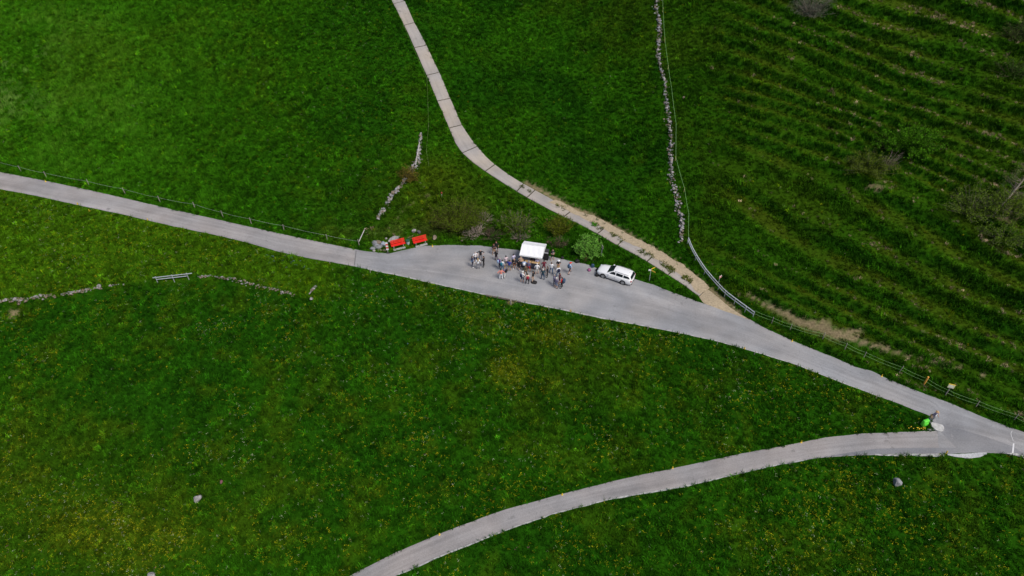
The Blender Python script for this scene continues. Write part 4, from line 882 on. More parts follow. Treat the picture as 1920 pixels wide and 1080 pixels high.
def person_skeleton(h, pose, rnd):
    J = {}; E = []
    def j(n, p, r): J[n] = (Vector(p), r)
    sw = .17 if pose != 'walk' else .14; sp_ = rnd.uniform(.07, .13); wk = .30 if pose == 'walk' else rnd.uniform(-.06, .06)
    j('pelvis', (0, 0, .94), (.155, .115)); j('waist', (0, .0, 1.10), (.135, .10)); j('chest', (0, .005, 1.30), (.165, .12)); j('collar', (0, .01, 1.43), (.10, .08)); j('neck', (0, .0, 1.51), (.055, .055)); j('headbase', (0, -.012, 1.57), (.06, .06))
    for s, n in ((1, 'l'), (-1, 'r')):
        w_ = wk * s
        j('hip' + n, (s * .085, 0, .89), (.088, .092)); j('knee' + n, (s * (.085 + sp_ * .4), -w_ * .55 - .015, .50), (.060, .060)); j('calf' + n, (s * (.09 + sp_ * .5), -w_ * .6 + .02, .34), (.055, .058))
        j('ankle' + n, (s * (.085 + sp_ * .6), -w_ * .9 + .02, .09), (.040, .042)); j('ball' + n, (s * (.10 + sp_ * .7), -w_ * .9 - .10, .045), (.042, .035)); j('toe' + n, (s * (.105 + sp_ * .7), -w_ * .9 - .17, .04), (.03, .028))
        j('shoulder' + n, (s * .185, .01, 1.40), (.064, .064))
        p = pose
        if p == 'talk': p = 'bent' if (s == 1) == (rnd.random() < .5) else 'stand'
        if p == 'drink' and s == 1: p = 'bent'
        el, wr = dict(stand=((.255, .03, 1.13), (.25, -.06, .89)), walk=((.25, .06 + .08 * s, 1.14), (.25, -.08 + .12 * s, .95)), akimbo=((.42, .09, 1.17), (.22, -.03, 1.03)), bent=((.25, .0, 1.14), (.17, -.24, 1.14)),
                      drink=((.25, -.10, 1.15), (.12, -.22, 1.38)), fold=((.25, -.03, 1.13), (.02, -.20, 1.14 + .03 * s)))[p]
        j('elbow' + n, (s * el[0], el[1], el[2]), (.042, .044)); j('wrist' + n, (s * wr[0], wr[1], wr[2]), (.028, .030))
        d = (Vector((s * wr[0], wr[1], wr[2])) - Vector((s * el[0], el[1], el[2]))).normalized(); W = Vector((s * wr[0], wr[1], wr[2]))
        side = d.cross(Vector((s * 1.0, 0.2, 0))).normalized(); nrm = d.cross(side)
        j('palm' + n, W + d * .07, (.034, .02))
        J['hand' + n] = (W, d, side, nrm)
        E += [('pelvis', 'hip' + n), ('hip' + n, 'knee' + n), ('knee' + n, 'calf' + n), ('calf' + n, 'ankle' + n), ('ankle' + n, 'ball' + n), ('ball' + n, 'toe' + n), ('collar', 'shoulder' + n), ('shoulder' + n, 'elbow' + n), ('elbow' + n, 'wrist' + n), ('wrist' + n, 'palm' + n)]
    E += [('pelvis', 'waist'), ('waist', 'chest'), ('chest', 'collar'), ('collar', 'neck'), ('neck', 'headbase')]
    return J, E
def region(e, top_l, leg_l):
    a, b = e
    if a[:4] in ('neck',) or b == 'headbase' or b == 'neck': return 0
    if a.startswith('elbow'): return 1 if top_l else 0
    if a.startswith('wrist'): return 0
    if a.startswith('shoulder') or b.startswith('shoulder'): return 1
    if a.startswith('knee') or a.startswith('calf'): return 2 if leg_l else 0
    if a.startswith('ankle') or a.startswith('ball'): return 3
    if a.startswith('hip') or b.startswith('hip'): return 2
    return 1
tmp = []
for i, q in enumerate(PEOPLE):
    rnd = random.Random(500 + i); J, E = person_skeleton(q[1], q[3], rnd); names = [k for k in J if not k.startswith('hand')]
    names.remove('pelvis'); names.insert(0, 'pelvis'); ix = {k: n for n, k in enumerate(names)}
    me = bpy.data.meshes.new('tmp'); me.from_pydata([J[k][0] for k in names], [(ix[a], ix[b]) for a, b in E], [])
    o = bpy.data.objects.new('tmp', me); COL.objects.link(o); o.modifiers.new('s', 'SKIN'); sb = o.modifiers.new('u', 'SUBSURF'); sb.levels = sb.render_levels = 1
    for k in names: v = me.skin_vertices[0].data[ix[k]]; v.radius = J[k][1]; v.use_root = (k == 'pelvis')
    tmp.append((o, J, E))
dg = bpy.context.evaluated_depsgraph_get(); dg.update()
def head_parts(b, c, hs):
    b.ball(c, (.074 * hs, .094 * hs, .116 * hs), 14, 10, 0)
    x, y, z = c
    b.add([(x - .016, y - .088, z - .03), (x + .016, y - .088, z - .03), (x, y - .12, z - .028), (x, y - .09, z + .02), (x, y - .088, z - .045)], [(0, 2, 3), (2, 1, 3), (0, 4, 2), (4, 1, 2)], 0)
    for s in (-1, 1):
        b.ball((x + s * .076, y + .008, z - .008), (.012, .022, .032), 6, 5, 0); b.ball((x + s * .03, y - .083, z + .012), (.012, .008, .007), 6, 4, 4)
    b.box((x, y - .084, z - .058), (.042, .012, .009), 5)
M_EYE = mat('eye', (.03, .025, .02), .3); M_LIP = mat('lips', (.40, .14, .12), .5)
for (o, J, E), q in zip(tmp, PEOPLE):
    foot, ht, face, pose, sk, hair, top, tl, bot, ll, shoe, hat, pack, label = q
    me0 = bpy.data.meshes.new_from_object(o.evaluated_get(dg)); V = np.zeros(len(me0.vertices) * 3); me0.vertices.foreach_get('co', V); V = V.reshape(-1, 3)
    Fc = [tuple(p.vertices) for p in me0.polygons]; cen = np.array([V[list(f)].mean(0) for f in Fc])
    best = np.full(len(cen), 1e9); reg = np.zeros(len(cen), int)
    for e in E:
        a = np.array(J[e[0]][0]); c = np.array(J[e[1]][0]); d = c - a; u = np.clip(((cen - a) @ d) / (d @ d), 0, 1); rr = (np.array(J[e[0]][1]).mean() * (1 - u) + np.array(J[e[1]][1]).mean() * u)
        dist = np.linalg.norm(cen - a - u[:, None] * d, axis=1) / rr; m = dist < best; best[m] = dist[m]; reg[m] = region(e, tl, ll)
    b = MB(); b.v = [tuple(v) for v in V]; b.f = Fc; b.m = [int(r) for r in reg]
    hc = Vector((0, -.02, 1.635)); head_parts(b, hc, 1.0)
    for n in ('l', 'r'):      # five fingers of different length, slightly curled, thumb leaving the side of the palm
        W, d, side, nrm = J['hand' + n]
        for k, L in enumerate((.070, .080, .075, .058)):
            s0 = W + d * .085 + side * (.027 - .018 * k); b.tube([s0, s0 + d * L * .55 + nrm * .008, s0 + d * L * .85 + nrm * .028], [.009, .0085, .007], 5)
        s0 = W + d * .035 + side * .03; b.tube([s0, s0 + side * .022 + d * .028, s0 + side * .026 + d * .055 + nrm * .012], [.011, .010, .008], 5)
    bpy.data.objects.remove(o)
    sc = ht / 1.755; p = P3(*foot)
    t = thing('person', label, 'person', p + Vector((0, 0, .04)), R(face - 180), 'people gathered at the tent' if foot[0] < 1500 else 'people at the fork')
    t.scale = (sc * 1.14, sc * 1.12, sc)
    b.build('body', [SKIN[sk], cloth(C[top]), cloth(C[bot]), cloth(C[shoe]), M_EYE, M_LIP], t, True)
    hm = mat('hair ' + hair, HAIRC[hair], .7, .25, 30); longh = hair in ('auburn', 'blond') or 'long dark hair' in label
    hb = MB(); hb.ball(hc + Vector((0, .012, .012)), (.083, .098, .118), 14, 10, 0, lambda v: not (v.y < -.045 and v.z < .055) and v.z > (-.10 if longh else -.045))
    if longh: hb.tube([hc + Vector((0, .07, .02)), hc + Vector((0, .10, -.10)), hc + Vector((0, .115, -.24)), hc + Vector((0, .12, -.34))], [.06, .085, .08, .03], 8)
    hb.build('hair', hm, t, True)
    if hat:
        hb = MB(); hb.ball(hc + Vector((0, .008, .03)), (.096, .112, .112), 14, 8, 0, lambda v: v.z > .015)
        hb.lathe([(.10, .05), (.165 if hat[1] in ('tan', 'white') else .12, .045), (.16 if hat[1] in ('tan', 'white') else .115, .055)], 14, 0, hc)
        hb.box(hc + Vector((0, -.15, .05)), (.13, .12, .012)); hb.build('hat', cloth(C[hat[1]]), t, True)
    if pack:
        kind, pc = pack; pm_ = cloth(C[pc]); hb = MB()
        if kind in ('pack', 'bigpack'):
            g = 1.0 if kind == 'pack' else 1.45; zc = 1.22 if kind == 'pack' else 1.30
            for k, (zz, wx, wy) in enumerate(((-.22, .11, .06), (-.2, .145, .085), (.05, .15, .095), (.17, .12, .07), (.22, .06, .03))): pass
            prof = [(-.23, .11, .055), (-.19, .145, .085), (.04, .15, .095), (.17, .125, .075), (.22, .06, .03)]; pts = []
            for zz, wx, wy in prof:
                for k in range(12):
                    a = 2 * math.pi * k / 12; ca, sa = math.cos(a), math.sin(a); pts.append((wx * g * math.copysign(abs(ca) ** .7, ca), .125 + wy * .9 * g + wy * g * math.copysign(abs(sa) ** .7, sa), zc + zz * g))
            hb.add(pts, [(i * 12 + k, i * 12 + (k + 1) % 12, (i + 1) * 12 + (k + 1) % 12, (i + 1) * 12 + k) for i in range(4) for k in range(12)] + [tuple(reversed(range(12))), tuple(48 + k for k in range(12))])
            for s in (-1, 1): hb.tube([(s * .10, .12, 1.12), (s * .125, -.02, 1.12), (s * .12, -.125, 1.25), (s * .11, -.05, 1.45), (s * .10, .10, 1.40)], .018, 5)
            hb.build('backpack', pm_, t, True)
        elif kind == 'belt':
            hb.lathe([(.165, .99), (.175, 1.03), (.168, 1.08), (.14, 1.08)], 16); hb.box((0, .15, .93), (.22, .05, .2)); o2 = hb.build('jacket', pm_, t, True); o2.scale = (1, .82, 1)
        else:
            hb.box((0, -.115, 1.24), (.13, .035, .34), 0, None, .8); hb.build('shirt_front', pm_, t)
# ------------------------------------------------------------------ shrubs and trees
def leaf_mesh(pts, size, rnd, m, cols=None):
    """many small leaf faces, each bent along its middle"""
    n = len(pts); V = np.zeros((n, 4, 3)); a = rnd.normal(size=(n, 3)); a /= np.linalg.norm(a, axis=1)[:, None]
    b = np.cross(a, rnd.normal(size=(n, 3))); b /= np.linalg.norm(b, axis=1)[:, None]; s = size * rnd.uniform(.6, 1.4, (n, 1)); c = np.cross(a, b)
    V[:, 0] = pts; V[:, 1] = pts + a * s * .55 + b * s * .30; V[:, 2] = pts + a * s + c * s * .15; V[:, 3] = pts + a * s * .55 - b * s * .30
    I = np.arange(n) * 4; Fc = np.stack([I, I + 1, I + 2, I + 3], 1)
    me = bpy.data.meshes.new('foliage'); me.from_pydata(V.reshape(-1, 3).tolist(), [], Fc.tolist()); me.materials.append(m)
    k = np.repeat(rnd.uniform(.55, 1.45, n), 4)[:, None] * (cols if cols is not None else np.ones(3)); at = me.attributes.new('col', 'FLOAT_COLOR', 'POINT')
    at.data.foreach_set('color', np.c_[np.broadcast_to(k, (n * 4, 3)), np.ones(n * 4)].astype(np.float32).ravel()); me.update(); return me
M_LEAF = vcol_mat('leaves', 'GEOMETRY', .7, .15, 3.0)
M_BARK = {k: mat('bark ' + k, c, .9, .3, 12) for k, c in dict(brown=(.075, .052, .032), grey=(.19, .15, .125), pale=(.38, .31, .255), olive=(.075, .066, .018), silver=(.085, .078, .055)).items()}
def shrub(px, h, w, label, stems=40, twigs=5, bark='brown', leaves=1500, leaf=(.06, .10, .02), size=.13, vase=True, name='shrub', lean=(0, 0), seed=0, cat='shrub', thick=.02, crown=.18, low=0.0):
    r = np.random.default_rng(900 + seed); p = P3(*px); t = thing(name, label, cat, p); b = MB(); tips = []
    for k in range(stems):
        a = r.uniform(0, 6.283); q = math.sqrt(r.uniform()); x0, y0 = .22 * w * q * math.cos(a), .16 * w * q * math.sin(a)
        hh = h * r.uniform(.55, 1.0) * (1 - .3 * q); sx, sy = .5 * w * q * math.cos(a) + lean[0] * hh / h, .4 * w * q * math.sin(a) + lean[1] * hh / h
        if not vase: hh = h * math.sqrt(max(.08, 1 - q * q)) * r.uniform(.5, 1.12)
        pts = []
        for u in (0, .35, .7, 1.0):
            pts.append(np.array([x0 + sx * u ** 1.3 + r.normal() * .05, y0 + sy * u ** 1.3 + r.normal() * .05, hh * u - .1]))
        b.tube(pts, [thick, thick * .8, thick * .55, thick * .25], 3, 0, False)
        for _ in range(twigs):
            u = r.uniform(low, 1.0); base = np.array([np.interp(u, (0, .35, .7, 1), [q_[i] for q_ in pts]) for i in range(3)])
            d = np.array([r.normal(), r.normal(), r.uniform(.1, 1.2)]); d /= np.linalg.norm(d); L = h * r.uniform(.08, .22); e = base + d * L
            b.tube([base, base + d * L * .5 + r.normal(size=3) * .04, e], [thick * .4, thick * .3, thick * .15], 3, 0, False)
            for _k in range(3): tips.append(base + d * L * r.uniform(.2, 1.05))
    b.build('stem', M_BARK[bark], t)
    if leaves:
        tp = np.array(tips); c = tp[r.integers(0, len(tp), leaves)] + r.normal(size=(leaves, 3)) * crown * np.array([1, 1, .8]) * .6; c[:, 2] = np.maximum(c[:, 2], .05)
        obj('foliage', leaf_mesh(c, size, r, M_LEAF, np.array(leaf)), t)
    return t
shrub((861, 424), 4.3, 6.6, 'tall vase-shaped olive brown shrub on the bank above the lay-by', 170, 6, 'olive', 9500, (.078, .128, .007), .14, True, seed=1, thick=.022)
shrub((835, 424), 2.4, 3.4, 'thin brown shrub at the left foot of the tall olive one', 60, 6, 'olive', 3000, (.075, .09, .010), .11, True, seed=2)
shrub((971, 432), 3.6, 3.8, 'thin grey-stemmed shrub with fresh green tips above the tent', 44, 7, 'grey', 3600, (.085, .145, .008), .12, True, seed=3, thick=.026)
shrub((948, 428), 2.5, 2.6, 'small light green shrub left of the grey-stemmed one', 36, 6, 'olive', 3600, (.06, .15, .006), .12, True, seed=4)
shrub((1047, 437), 3.0, 3.0, 'olive yellow upright shrub right of the tent top, by the track', 70, 7, 'olive', 5000, (.095, .125, .008), .13, True, seed=5)
shrub((1044, 461), 1.5, 2.6, 'dry brown twiggy bush between the tent and the bright green bush', 60, 5, 'brown', 400, (.15, .105, .07), .10, True, seed=6)
shrub((1101, 477), 3.2, 2.9, 'bright green leafy bush between the lay-by and the track', 70, 9, 'brown', 6000, (.14, .34, .045), .16, False, seed=7, crown=.17, low=.3)
shrub((1105, 486), .9, 1.9, 'low rusty brown twigs at the foot of the bright green bush', 50, 4, 'brown', 300, (.16, .075, .045), .10, False, seed=8)
shrub((768, 335), 2.0, 2.8, 'olive brown bush growing out of the short broken stone wall', 70, 6, 'olive', 2600, (.14, .115, .018), .13, False, seed=9)
for i, (q, h, w_, n, lab, bk) in enumerate([((893, 436), 1.2, 2.8, 90, 'pale grey heap of dead brushwood above the lay-by edge', 'pale'), ((921, 442), 1.2, 3.0, 80, 'brown heap of dead branches right of the pale brushwood', 'brown'), ((905, 414), 1.4, 2.6, 50, 'pale dead branches beside the tall olive shrub', 'pale'),
        ((944, 420), 1.4, 2.0, 34, 'small pale dead bush above the left edge of the tent', 'pale'), ((974, 446), 1.1, 2.2, 50, 'dead grey branches just behind the white tent', 'grey'), ((880, 443), .7, 2.0, 40, 'low bleached branches lying on the grass above the lay-by', 'pale')]):
    shrub(q, h, w_, lab, n, 5, bk, 160, (.14, .11, .08), .10, False, 'brushwood', seed=20 + i, thick=.04, cat='brushwood')
shrub((1703, 280), 3.0, 6.6, 'dense bright green bush on the terraced pasture', 80, 8, 'brown', 15000, (.055, .165, .006), .18, False, seed=30, crown=.24, low=.1)
shrub((1668, 275), 1.6, 3.2, 'dark green low bush at the left of the dense bright one', 36, 6, 'brown', 2200, (.045, .115, .006), .15, False, seed=31)
shrub((1628, 318), 2.4, 6.0, 'olive grey twiggy bush left below the dense green bush on the pasture', 90, 8, 'silver', 9500, (.095, .14, .014), .13, False, seed=32, crown=.22)
shrub((1658, 318), 3.2, 1.8, 'leaning bare branches at the right of the olive grey bush', 16, 6, 'grey', 250, (.14, .13, .06), .11, True, lean=(1.2, .6), seed=33, thick=.03)
shrub((1822, 398), 3.4, 6.0, 'olive green thicket on the pasture near the right edge', 90, 8, 'grey', 8000, (.10, .165, .016), .15, False, seed=34, crown=.24)
shrub((1890, 395), 3.2, 5.0, 'yellow-green thicket right of the leaning pale tree', 70, 8, 'grey', 7000, (.105, .17, .014), .15, False, seed=35, crown=.24)
shrub((1885, 446), 2.2, 5.6, 'low bush with pale dead twigs below the leaning tree', 80, 7, 'grey', 7500, (.085, .15, .014), .14, False, seed=36, crown=.22)
shrub((1522, 26), 3.0, 5.2, 'silvery grey bush cut by the top edge of the picture', 120, 8, 'grey', 4500, (.11, .125, .085), .12, False, seed=37, crown=.35)
shrub((1905, 72), 2.4, 4.2, 'dark green bush at the right edge, upper one', 60, 7, 'brown', 2600, (.05, .085, .015), .15, False, seed=38, crown=.22)
shrub((1902, 140), 2.2, 5.0, 'dark green bush at the right edge, lower one', 60, 7, 'brown', 2600, (.035, .080, .010), .15, False, seed=39, crown=.22)
# the leaning pale tree
p = P3(1857, 408); t = thing('birch_tree', 'slender leaning tree with pale trunk at the right edge of the pasture', 'tree', p); b = MB(); tr = np.random.default_rng(77); tips = []
TP = [np.array(v) for v in ((0, 0, -.2), (.5, .2, 1.1), (1.3, .5, 2.9), (2.1, .9, 4.9), (2.6, 1.2, 6.9), (2.9, 1.3, 8.0))]; TRD = [.13, .12, .10, .075, .045, .015]; b.tube(TP, TRD, 8)
br = MB()
for k in range(46):
    u = tr.uniform(.18, 1); f = u * 5; i = min(int(f), 4); base = TP[i] * (1 - f + i) + TP[i + 1] * (f - i); a = tr.uniform(0, 6.28); d = np.array([math.cos(a), math.sin(a), tr.uniform(.2, .9)]); L = (1.0 - .5 * u) * tr.uniform(1.0, 2.4)
    e = base + d * L; mid = base + d * L * .5 + tr.normal(size=3) * .08; br.tube([base, mid, e], [.035, .022, .008], 4, 0, False)
    for _ in range(6):
        s0 = base + (e - base) * tr.uniform(.3, 1); d2 = d + tr.normal(size=3) * .7; e2 = s0 + d2 * .35; br.tube([s0, e2], [.010, .004], 3, 0, False); tips += [e2, (s0 + e2) / 2]
b.build('trunk', M_BARK['pale'], t); br.build('branch', M_BARK['grey'], t)
tp = np.array(tips); c = tp[tr.integers(0, len(tp), 2600)] + tr.normal(size=(2600, 3)) * .16; obj('crown', leaf_mesh(c, .11, tr, M_LEAF, np.array((.13, .135, .05))), t)

# ------------------------------------------------------------------ grass and flowers (uncountable ground cover)
def tuft(seed, n, hmin, hmax, spread, wd):
    r = random.Random(seed); V = []; Fc = []
    for _ in range(n):
        a = r.random() * 6.28; q = spread * math.sqrt(r.random()); x, y = q * math.cos(a), q * math.sin(a); h = r.uniform(hmin, hmax); d = r.random() * 6.28; l = h * r.uniform(.25, .95)
        dx, dy = math.cos(d), math.sin(d); px_, py_ = -dy * wd, dx * wd; b = len(V)
        V += [(x - px_, y - py_, -.03), (x + px_, y + py_, -.03), (x + dx * l * .4 - px_ * .8, y + dy * l * .4 - py_ * .8, h * .65), (x + dx * l * .4 + px_ * .8, y + dy * l * .4 + py_ * .8, h * .65), (x + dx * l, y + dy * l, h)]
        Fc += [(b, b + 1, b + 3, b + 2), (b + 2, b + 3, b + 4)]
    return V, Fc
def src_collection(name, items):
    c = bpy.data.collections.new(name)
    for i, (me) in enumerate(items):
        o = bpy.data.objects.new(name, me); c.objects.link(o)
    return c
def scatter(name, P, rot, scl, col, coll, idx=None):
    me = bpy.data.meshes.new(name); n = len(P); me.vertices.add(n); me.vertices.foreach_set('co', P.astype(np.float32).ravel())
    a = me.attributes.new('rot', 'FLOAT_VECTOR', 'POINT'); a.data.foreach_set('vector', rot.astype(np.float32).ravel())
    a = me.attributes.new('scl', 'FLOAT_VECTOR', 'POINT'); a.data.foreach_set('vector', scl.astype(np.float32).ravel())
    a = me.attributes.new('col', 'FLOAT_COLOR', 'POINT'); a.data.foreach_set('color', np.c_[col, np.ones(n)].astype(np.float32).ravel())
    o = stuff(obj(name, me)); g = bpy.data.node_groups.new(name, 'GeometryNodeTree')
    g.interface.new_socket('Geometry', in_out='INPUT', socket_type='NodeSocketGeometry'); g.interface.new_socket('Geometry', in_out='OUTPUT', socket_type='NodeSocketGeometry')
    gi = g.nodes.new('NodeGroupInput'); go = g.nodes.new('NodeGroupOutput'); ip = g.nodes.new('GeometryNodeInstanceOnPoints'); ci = g.nodes.new('GeometryNodeCollectionInfo')
    ci.inputs['Collection'].default_value = coll; ci.inputs['Separate Children'].default_value = True; ci.inputs['Reset Children'].default_value = True
    def attr(nm):
        x = g.nodes.new('GeometryNodeInputNamedAttribute'); x.data_type = 'FLOAT_VECTOR'; x.inputs['Name'].default_value = nm; return x.outputs['Attribute']
    g.links.new(gi.outputs[0], ip.inputs['Points']); g.links.new(ci.outputs[0], ip.inputs['Instance']); ip.inputs['Pick Instance'].default_value = True
    g.links.new(attr('rot'), ip.inputs['Rotation']); g.links.new(attr('scl'), ip.inputs['Scale']); g.links.new(ip.outputs[0], go.inputs[0])
    md = o.modifiers.new('scatter', 'NODES'); md.node_group = g; return o
M_GRASS = vcol_mat('grass blades', 'INSTANCER', .75, .22, 2.5); M_PETAL = vcol_mat('petals', 'INSTANCER', .7, .05, 2.0)
gm = []
for i in range(7):
    V, Fc = tuft(300 + i, 22, .10, .30, .20, .016); gm.append(mesh_np('grass_tuft', V, Fc, [M_GRASS]))
GC = src_collection('grass_tuft', gm)
ROADS = [[(x, y) for x, y in MAIN_UP] + [(x, y) for x, y in MAIN_LO[::-1]], list(BR_UP) + list(BR_LO[::-1]), [t_[0] for t_ in TRACK] + [t_[1] for t_ in TRACK[::-1]], [a for a, b_ in APRON] + [b_ for a, b_ in APRON[::-1]], [(1776, 850), (1776, 856), (1790, 860), (1820, 862), (1840, 861), (1852, 852)]]
TUFTS_ON_TRACK = [(977.5, 350, 3.5, 2.6), (992.5, 359, 4.5, 3.2), (1052, 390.5, 8, 4.5), (1118, 424, 11, 5), (1158, 445, 13, 5.5), (1212, 477, 13, 5.5), (1252, 501, 13, 6), (1288, 525.5, 11, 5), (1311, 543, 4, 3)]
def track_tufts(px, py):
    k = np.zeros(len(px))
    for cx, cy, rx, ry in TUFTS_ON_TRACK:
        u = (px - cx) * .86 + (py - cy) * .5; v = -(px - cx) * .5 + (py - cy) * .86; k = np.maximum(k, 1.0 - ((u / rx / 1.3) ** 2 + (v / ry / 1.15) ** 2))
    return k
def ground_points(n, seed):
    r = np.random.default_rng(seed); x = r.uniform(-108, 92, n); y = r.uniform(-44, 84, n); z = H(x, y); px, py = project(x, y, z)
    k = (px > -50) & (px < 1970) & (py > -50) & (py < 1130); k |= (px > -230) & (px < 2150) & (py > -170) & (py < 1330) & (r.uniform(size=n) < .6); x, y, z, px, py = (q[k] for q in (x, y, z, px, py))
    jx = px + 2.2 * (fbm(x * 1.3, y * 1.3, 3) - .5); jy = py + 2.2 * (fbm(x * 1.3 + 50, y * 1.3, 3) - .5); on = np.zeros(len(x), bool)
    for P in ROADS: on |= inpoly(jx, jy, P) | inpoly(jx, jy - 3.0, P) | inpoly(jx, jy + 1.0, P)
    tt = track_tufts(px, py); on &= ~(tt > np.maximum(.06, .12 + .5 * (fbm(x * 2.1, y * 2.1, 2) - .4)))
    on |= (np.hypot(px - 1757, (py - 797) * 1.1) < 10.2)
    k = ~on; x, y, z, px, py, tt = (q[k] for q in (x, y, z, px, py, tt)); return r, x, y, z + np.where(tt > 0, .07, 0), px, py
def build_grass(n):
    r, x, y, z, px, py = ground_points(n, 5); s = soil_mask(px, py, x, y); k = r.uniform(size=len(x)) > s * 1.15
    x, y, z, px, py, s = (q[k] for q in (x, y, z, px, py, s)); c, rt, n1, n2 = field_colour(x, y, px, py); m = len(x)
    # terraces: grazed treads are thinner and drier, the risers keep long dark grass
    _, fr, amp = terrace(x, y, np.interp(x, _gx, UPY)); rt = rt * sst(1290, 1430, px); tread = rt * sst(.0, .08, fr) * sst(.55, .40, fr); riser = rt * sst(.5, .64, fr)
    dryp = r.uniform(size=m) < ((.035 + .55 * sst(.47, .64, n2) * sst(1480, 1800, px + .25 * (400 - py))) * rt * sst(.0, .06, fr) * sst(.55, .25, fr)); c[dryp] = np.array([.34, .26, .16]) * r.uniform(.5, 1.3, (dryp.sum(), 1))
    c *= (np.exp(r.normal(size=m) * .42) * (.45 + 1.1 * fbm(x / .55 + 5, y / .55, 2)))[:, None]; tk = track_tufts(px, py) > 0; c[tk] = np.array([.075, .105, .012]) * r.uniform(.6, 1.3, (tk.sum(), 1)); yl = (r.uniform(size=m) < .05) & ~dryp; c[yl] *= np.array([2.0, 1.35, .9])
    tall = fbm(x / 3.1 + 11, y / 3.1, 3); sc = (.65 + .8 * tall) * r.uniform(.7, 1.3, m) * (1 - .35 * tread) * (1 + .25 * riser)
    ul = (px < 560) & (py < np.interp(px, *np.array(MAIN_UP).T)); lean = np.where(ul, .35, .12)
    rot = np.c_[r.normal(size=m) * .12 + np.where(ul, .2, 0), r.normal(size=m) * .12 + lean * np.where(ul, -1, r.normal(size=m)), np.where(ul, r.uniform(-.5, .5, m), r.uniform(0, 6.28, m))]
    hh = sc * np.where(ul, 1.3, 1.0) * r.uniform(.8, 1.3, m) * np.where(tk, .5, 1.0)
    scatter('meadow_grass', np.c_[x, y, z], rot, np.c_[sc * 1.15, sc * 1.15, hh], c, GC)
build_grass(310000)
fm = []
for i in range(4):
    rr = random.Random(40 + i); b = MB()
    for k in range(rr.randint(3, 5)):
        a = rr.random() * 6.28; q = rr.uniform(.0, .16); cx, cy, cz = q * math.cos(a), q * math.sin(a), rr.uniform(.20, .32); n = 6; tx, ty = rr.uniform(-.3, .3), rr.uniform(-.3, .3)
        V = [(cx, cy, cz + .008)] + [(cx + .0245 * math.cos(j * 1.047), cy + .0245 * math.sin(j * 1.047), cz + .0245 * (tx * math.cos(j * 1.047) + ty * math.sin(j * 1.047))) for j in range(n)]
        b.add(V, [(0, 1 + j, 1 + (j + 1) % n) for j in range(n)])
    fm.append(mesh_np('flower_head', b.v, b.f, [M_PETAL]))
FC = src_collection('flower_head', fm)
def build_flowers(n):
    r, x, y, z, px, py = ground_points(n, 9); m = len(x); lo = np.interp(px, *np.array(MAIN_LO[:33] + [(1900, 830), (2500, 1090)]).T); below = py > lo
    n1 = fbm(x / 5 + 3, y / 5 + 8, 3); n2 = fbm(x / 1.6 + 9, y / 1.6, 2)
    f = np.where(below, .10 + .95 * sst(.45, .75, n1 * .55 + n2 * .45), .06 * sst(.5, .7, n2))
    f += np.where(~below, .14 * blob(px, py, 640, 260, 170, 110) + .12 * blob(px, py, 700, 60, 100, 60), 0)
    for cx, cy, rx, ry, a in ((955, 695, 28, 24, 3.2), (1040, 630, 55, 25, .8), (120, 985, 170, 80, .9), (290, 1010, 80, 40, .8), (870, 540, 90, 20, .7), (960, 600, 60, 22, .8), (1180, 630, 120, 30, .7), (1480, 730, 160, 50, .6), (230, 460, 160, 60, .6), (1000, 900, 90, 30, .7), (1650, 900, 160, 90, .35), (1500, 990, 200, 80, .4), (700, 880, 200, 70, .4)):
        f += np.where(below, a, 0) * blob(px, py, cx, cy, rx, ry)
    k = r.uniform(size=m) < f * .36; x, y, z, px, py, n1, n2 = (q[k] for q in (x, y, z, px, py, n1, n2)); m = len(x)
    u = r.uniform(size=m); wmask = sst(.42, .62, fbm(x / 9 + 60, y / 9, 2)); yb = blob(px, py, 955, 695, 30, 26) + blob(px, py, 120, 985, 170, 80)
    c = np.where((u < .26 * wmask * (1 - np.clip(yb, 0, 1)) + .10)[:, None], np.array([.40, .46, .27]), np.array([.44, .42, .012]))
    c = np.where((u > .80)[:, None], np.array([.26, .34, .02]), c)
    bl = (blob(px, py, 545, 490, 60, 18) > .35) & (u < .55) | (blob(px, py, 800, 650, 50, 22) > .5) & (u < .2); c[bl] = np.array([.16, .25, .40])
    pk = u > .992; c[pk] = np.array([.30, .10, .16]); c *= r.uniform(.6, 1.25, (m, 1)); sc = r.uniform(.5, 1.25, m)
    scatter('meadow_flowers', np.c_[x, y, z], np.c_[r.normal(size=m) * .15, r.normal(size=m) * .15, r.uniform(0, 6.28, m)], np.c_[sc, sc, r.uniform(.7, 1.2, m)], c, FC)
build_flowers(560000)
V = []; Fc = []; rr = random.Random(8)
tgm = []
for i in range(4):
    V = []; Fc = []
    for _ in range(16):
        x, y = rr.uniform(-.35, .35), rr.uniform(-.35, .35); h = rr.uniform(.28, .5); l = h * rr.uniform(.9, 1.7); d = rr.gauss(0, .22); dx, dy = -math.sin(d), math.cos(d); w_ = .012; b0 = len(V)
        V += [(x - w_ * dy, y + w_ * dx, -.02), (x + w_ * dy, y - w_ * dx, -.02), (x + dx * l * .4 + w_ * dy, y + dy * l * .4 - w_ * dx, h * .75), (x + dx * l * .4 - w_ * dy, y + dy * l * .4 + w_ * dx, h * .75), (x + dx * l, y + dy * l, h * .95)]
        Fc += [(b0, b0 + 1, b0 + 2, b0 + 3), (b0 + 3, b0 + 2, b0 + 4)]
    tgm.append(mesh_np('tall_grass', V, Fc, [M_GRASS]))
TG = src_collection('tall_grass', tgm)
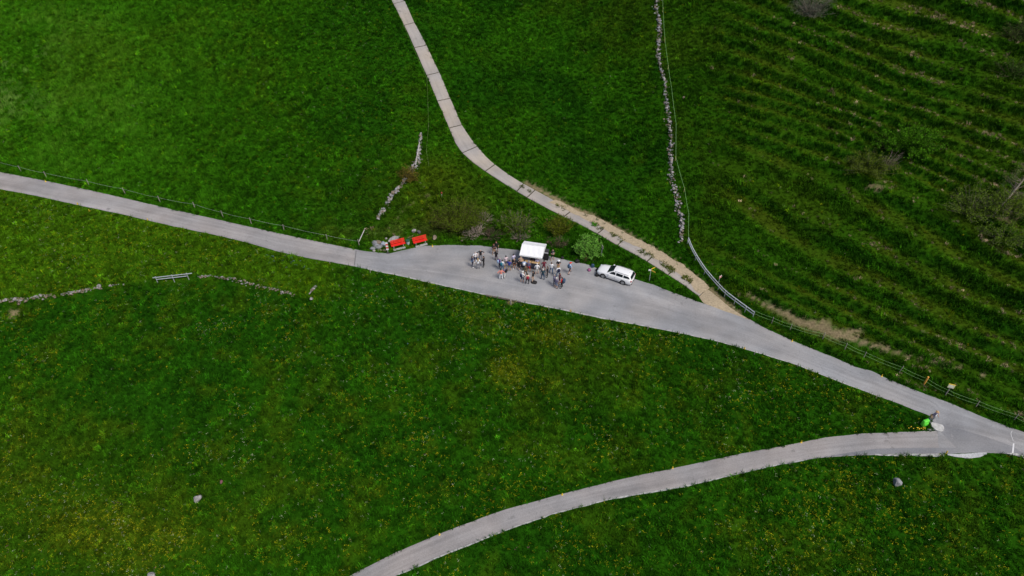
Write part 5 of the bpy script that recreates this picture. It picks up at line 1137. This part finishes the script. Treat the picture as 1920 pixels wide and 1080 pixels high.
def build_tall(n):
    r, x, y, z, px, py = ground_points(n, 33); up = np.interp(px, *np.array(MAIN_UP).T); lo = np.interp(px, *np.array(MAIN_LO).T); wl_ = np.interp(px, *np.array(WALL_L).T)
    n3 = fbm(x / 8 + 70, y / 8, 3); f = np.where(py < up - 12, sst(620, 60, px) * sst(.30, .66, n3), 0) + np.where((py > lo + 6) & (py < wl_ - 6), .4 * sst(430, 60, px) * sst(.35, .6, n3), 0)
    k = r.uniform(size=len(x)) < f; x, y, z, px, py, n3 = (q[k] for q in (x, y, z, px, py, n3)); m = len(x); c, *_ = field_colour(x, y, px, py)
    pale = sst(.45, .75, n3) * sst(420, -60, px) * r.uniform(.2, 1, m); c = c * 1.15 * (1 - pale[:, None]) + np.array([.085, .19, .014]) * pale[:, None]; c *= r.uniform(.6, 1.5, (m, 1))
    wh = (blob(px, py, 10, 190, 60, 30) + blob(px, py, 40, 115, 60, 25)) * r.uniform(.2, 1.0, m); c = c * (1 - wh[:, None]) + np.array([.17, .27, .06]) * wh[:, None]
    sc = r.uniform(.7, 1.3, m); scatter('tall_grass', np.c_[x, y, z], np.c_[r.normal(size=m) * .1, r.normal(size=m) * .1, .45 + r.normal(size=m) * .2], np.c_[sc, sc, sc], c, TG)
build_tall(120000)
# larger leaves and herbs on the banks
V = []; Fc = []; rr = random.Random(3)
for k in range(9):
    a = rr.random() * 6.28; L = rr.uniform(.15, .34); b0 = len(V); ca, sa = math.cos(a), math.sin(a); w_ = L * .22
    V += [(0, 0, 0), (ca * L * .5 - sa * w_, sa * L * .5 + ca * w_, L * .45), (ca * L, sa * L, L * .35), (ca * L * .5 + sa * w_, sa * L * .5 - ca * w_, L * .45)]; Fc.append((b0, b0 + 1, b0 + 2, b0 + 3))
HC = src_collection('herb', [mesh_np('herb', V, Fc, [M_GRASS])])
def build_herbs(n):
    r, x, y, z, px, py = ground_points(n, 21); s = soil_mask(px, py, x, y); n2 = fbm(x / 2.4 + 33, y / 2.4 + 5, 3)
    f = .9 * blob(px, py, 860, 420, 220, 38) * (py < 470) * sst(.35, .6, n2) + .5 * blob(px, py, 1000, 430, 110, 40) * sst(.4, .6, n2)
    k = (r.uniform(size=len(x)) < f) & (s < .5) & (py < np.interp(px, *np.array(MAIN_UP).T) - 5); x, y, z, px, py = (q[k] for q in (x, y, z, px, py)); m = len(x); c, *_ = field_colour(x, y, px, py); c = c * r.uniform(.8, 2.0, (m, 1)); br = r.uniform(size=m) < .25 * blob(px, py, 860, 425, 200, 30); c[br] = np.array([.17, .13, .075])
    sc = r.uniform(.7, 1.7, m); scatter('bank_herbs', np.c_[x, y, z], np.c_[r.normal(size=m) * .2, r.normal(size=m) * .2, r.uniform(0, 6.28, m)], np.c_[sc, sc, sc], c, HC)
build_herbs(120000)
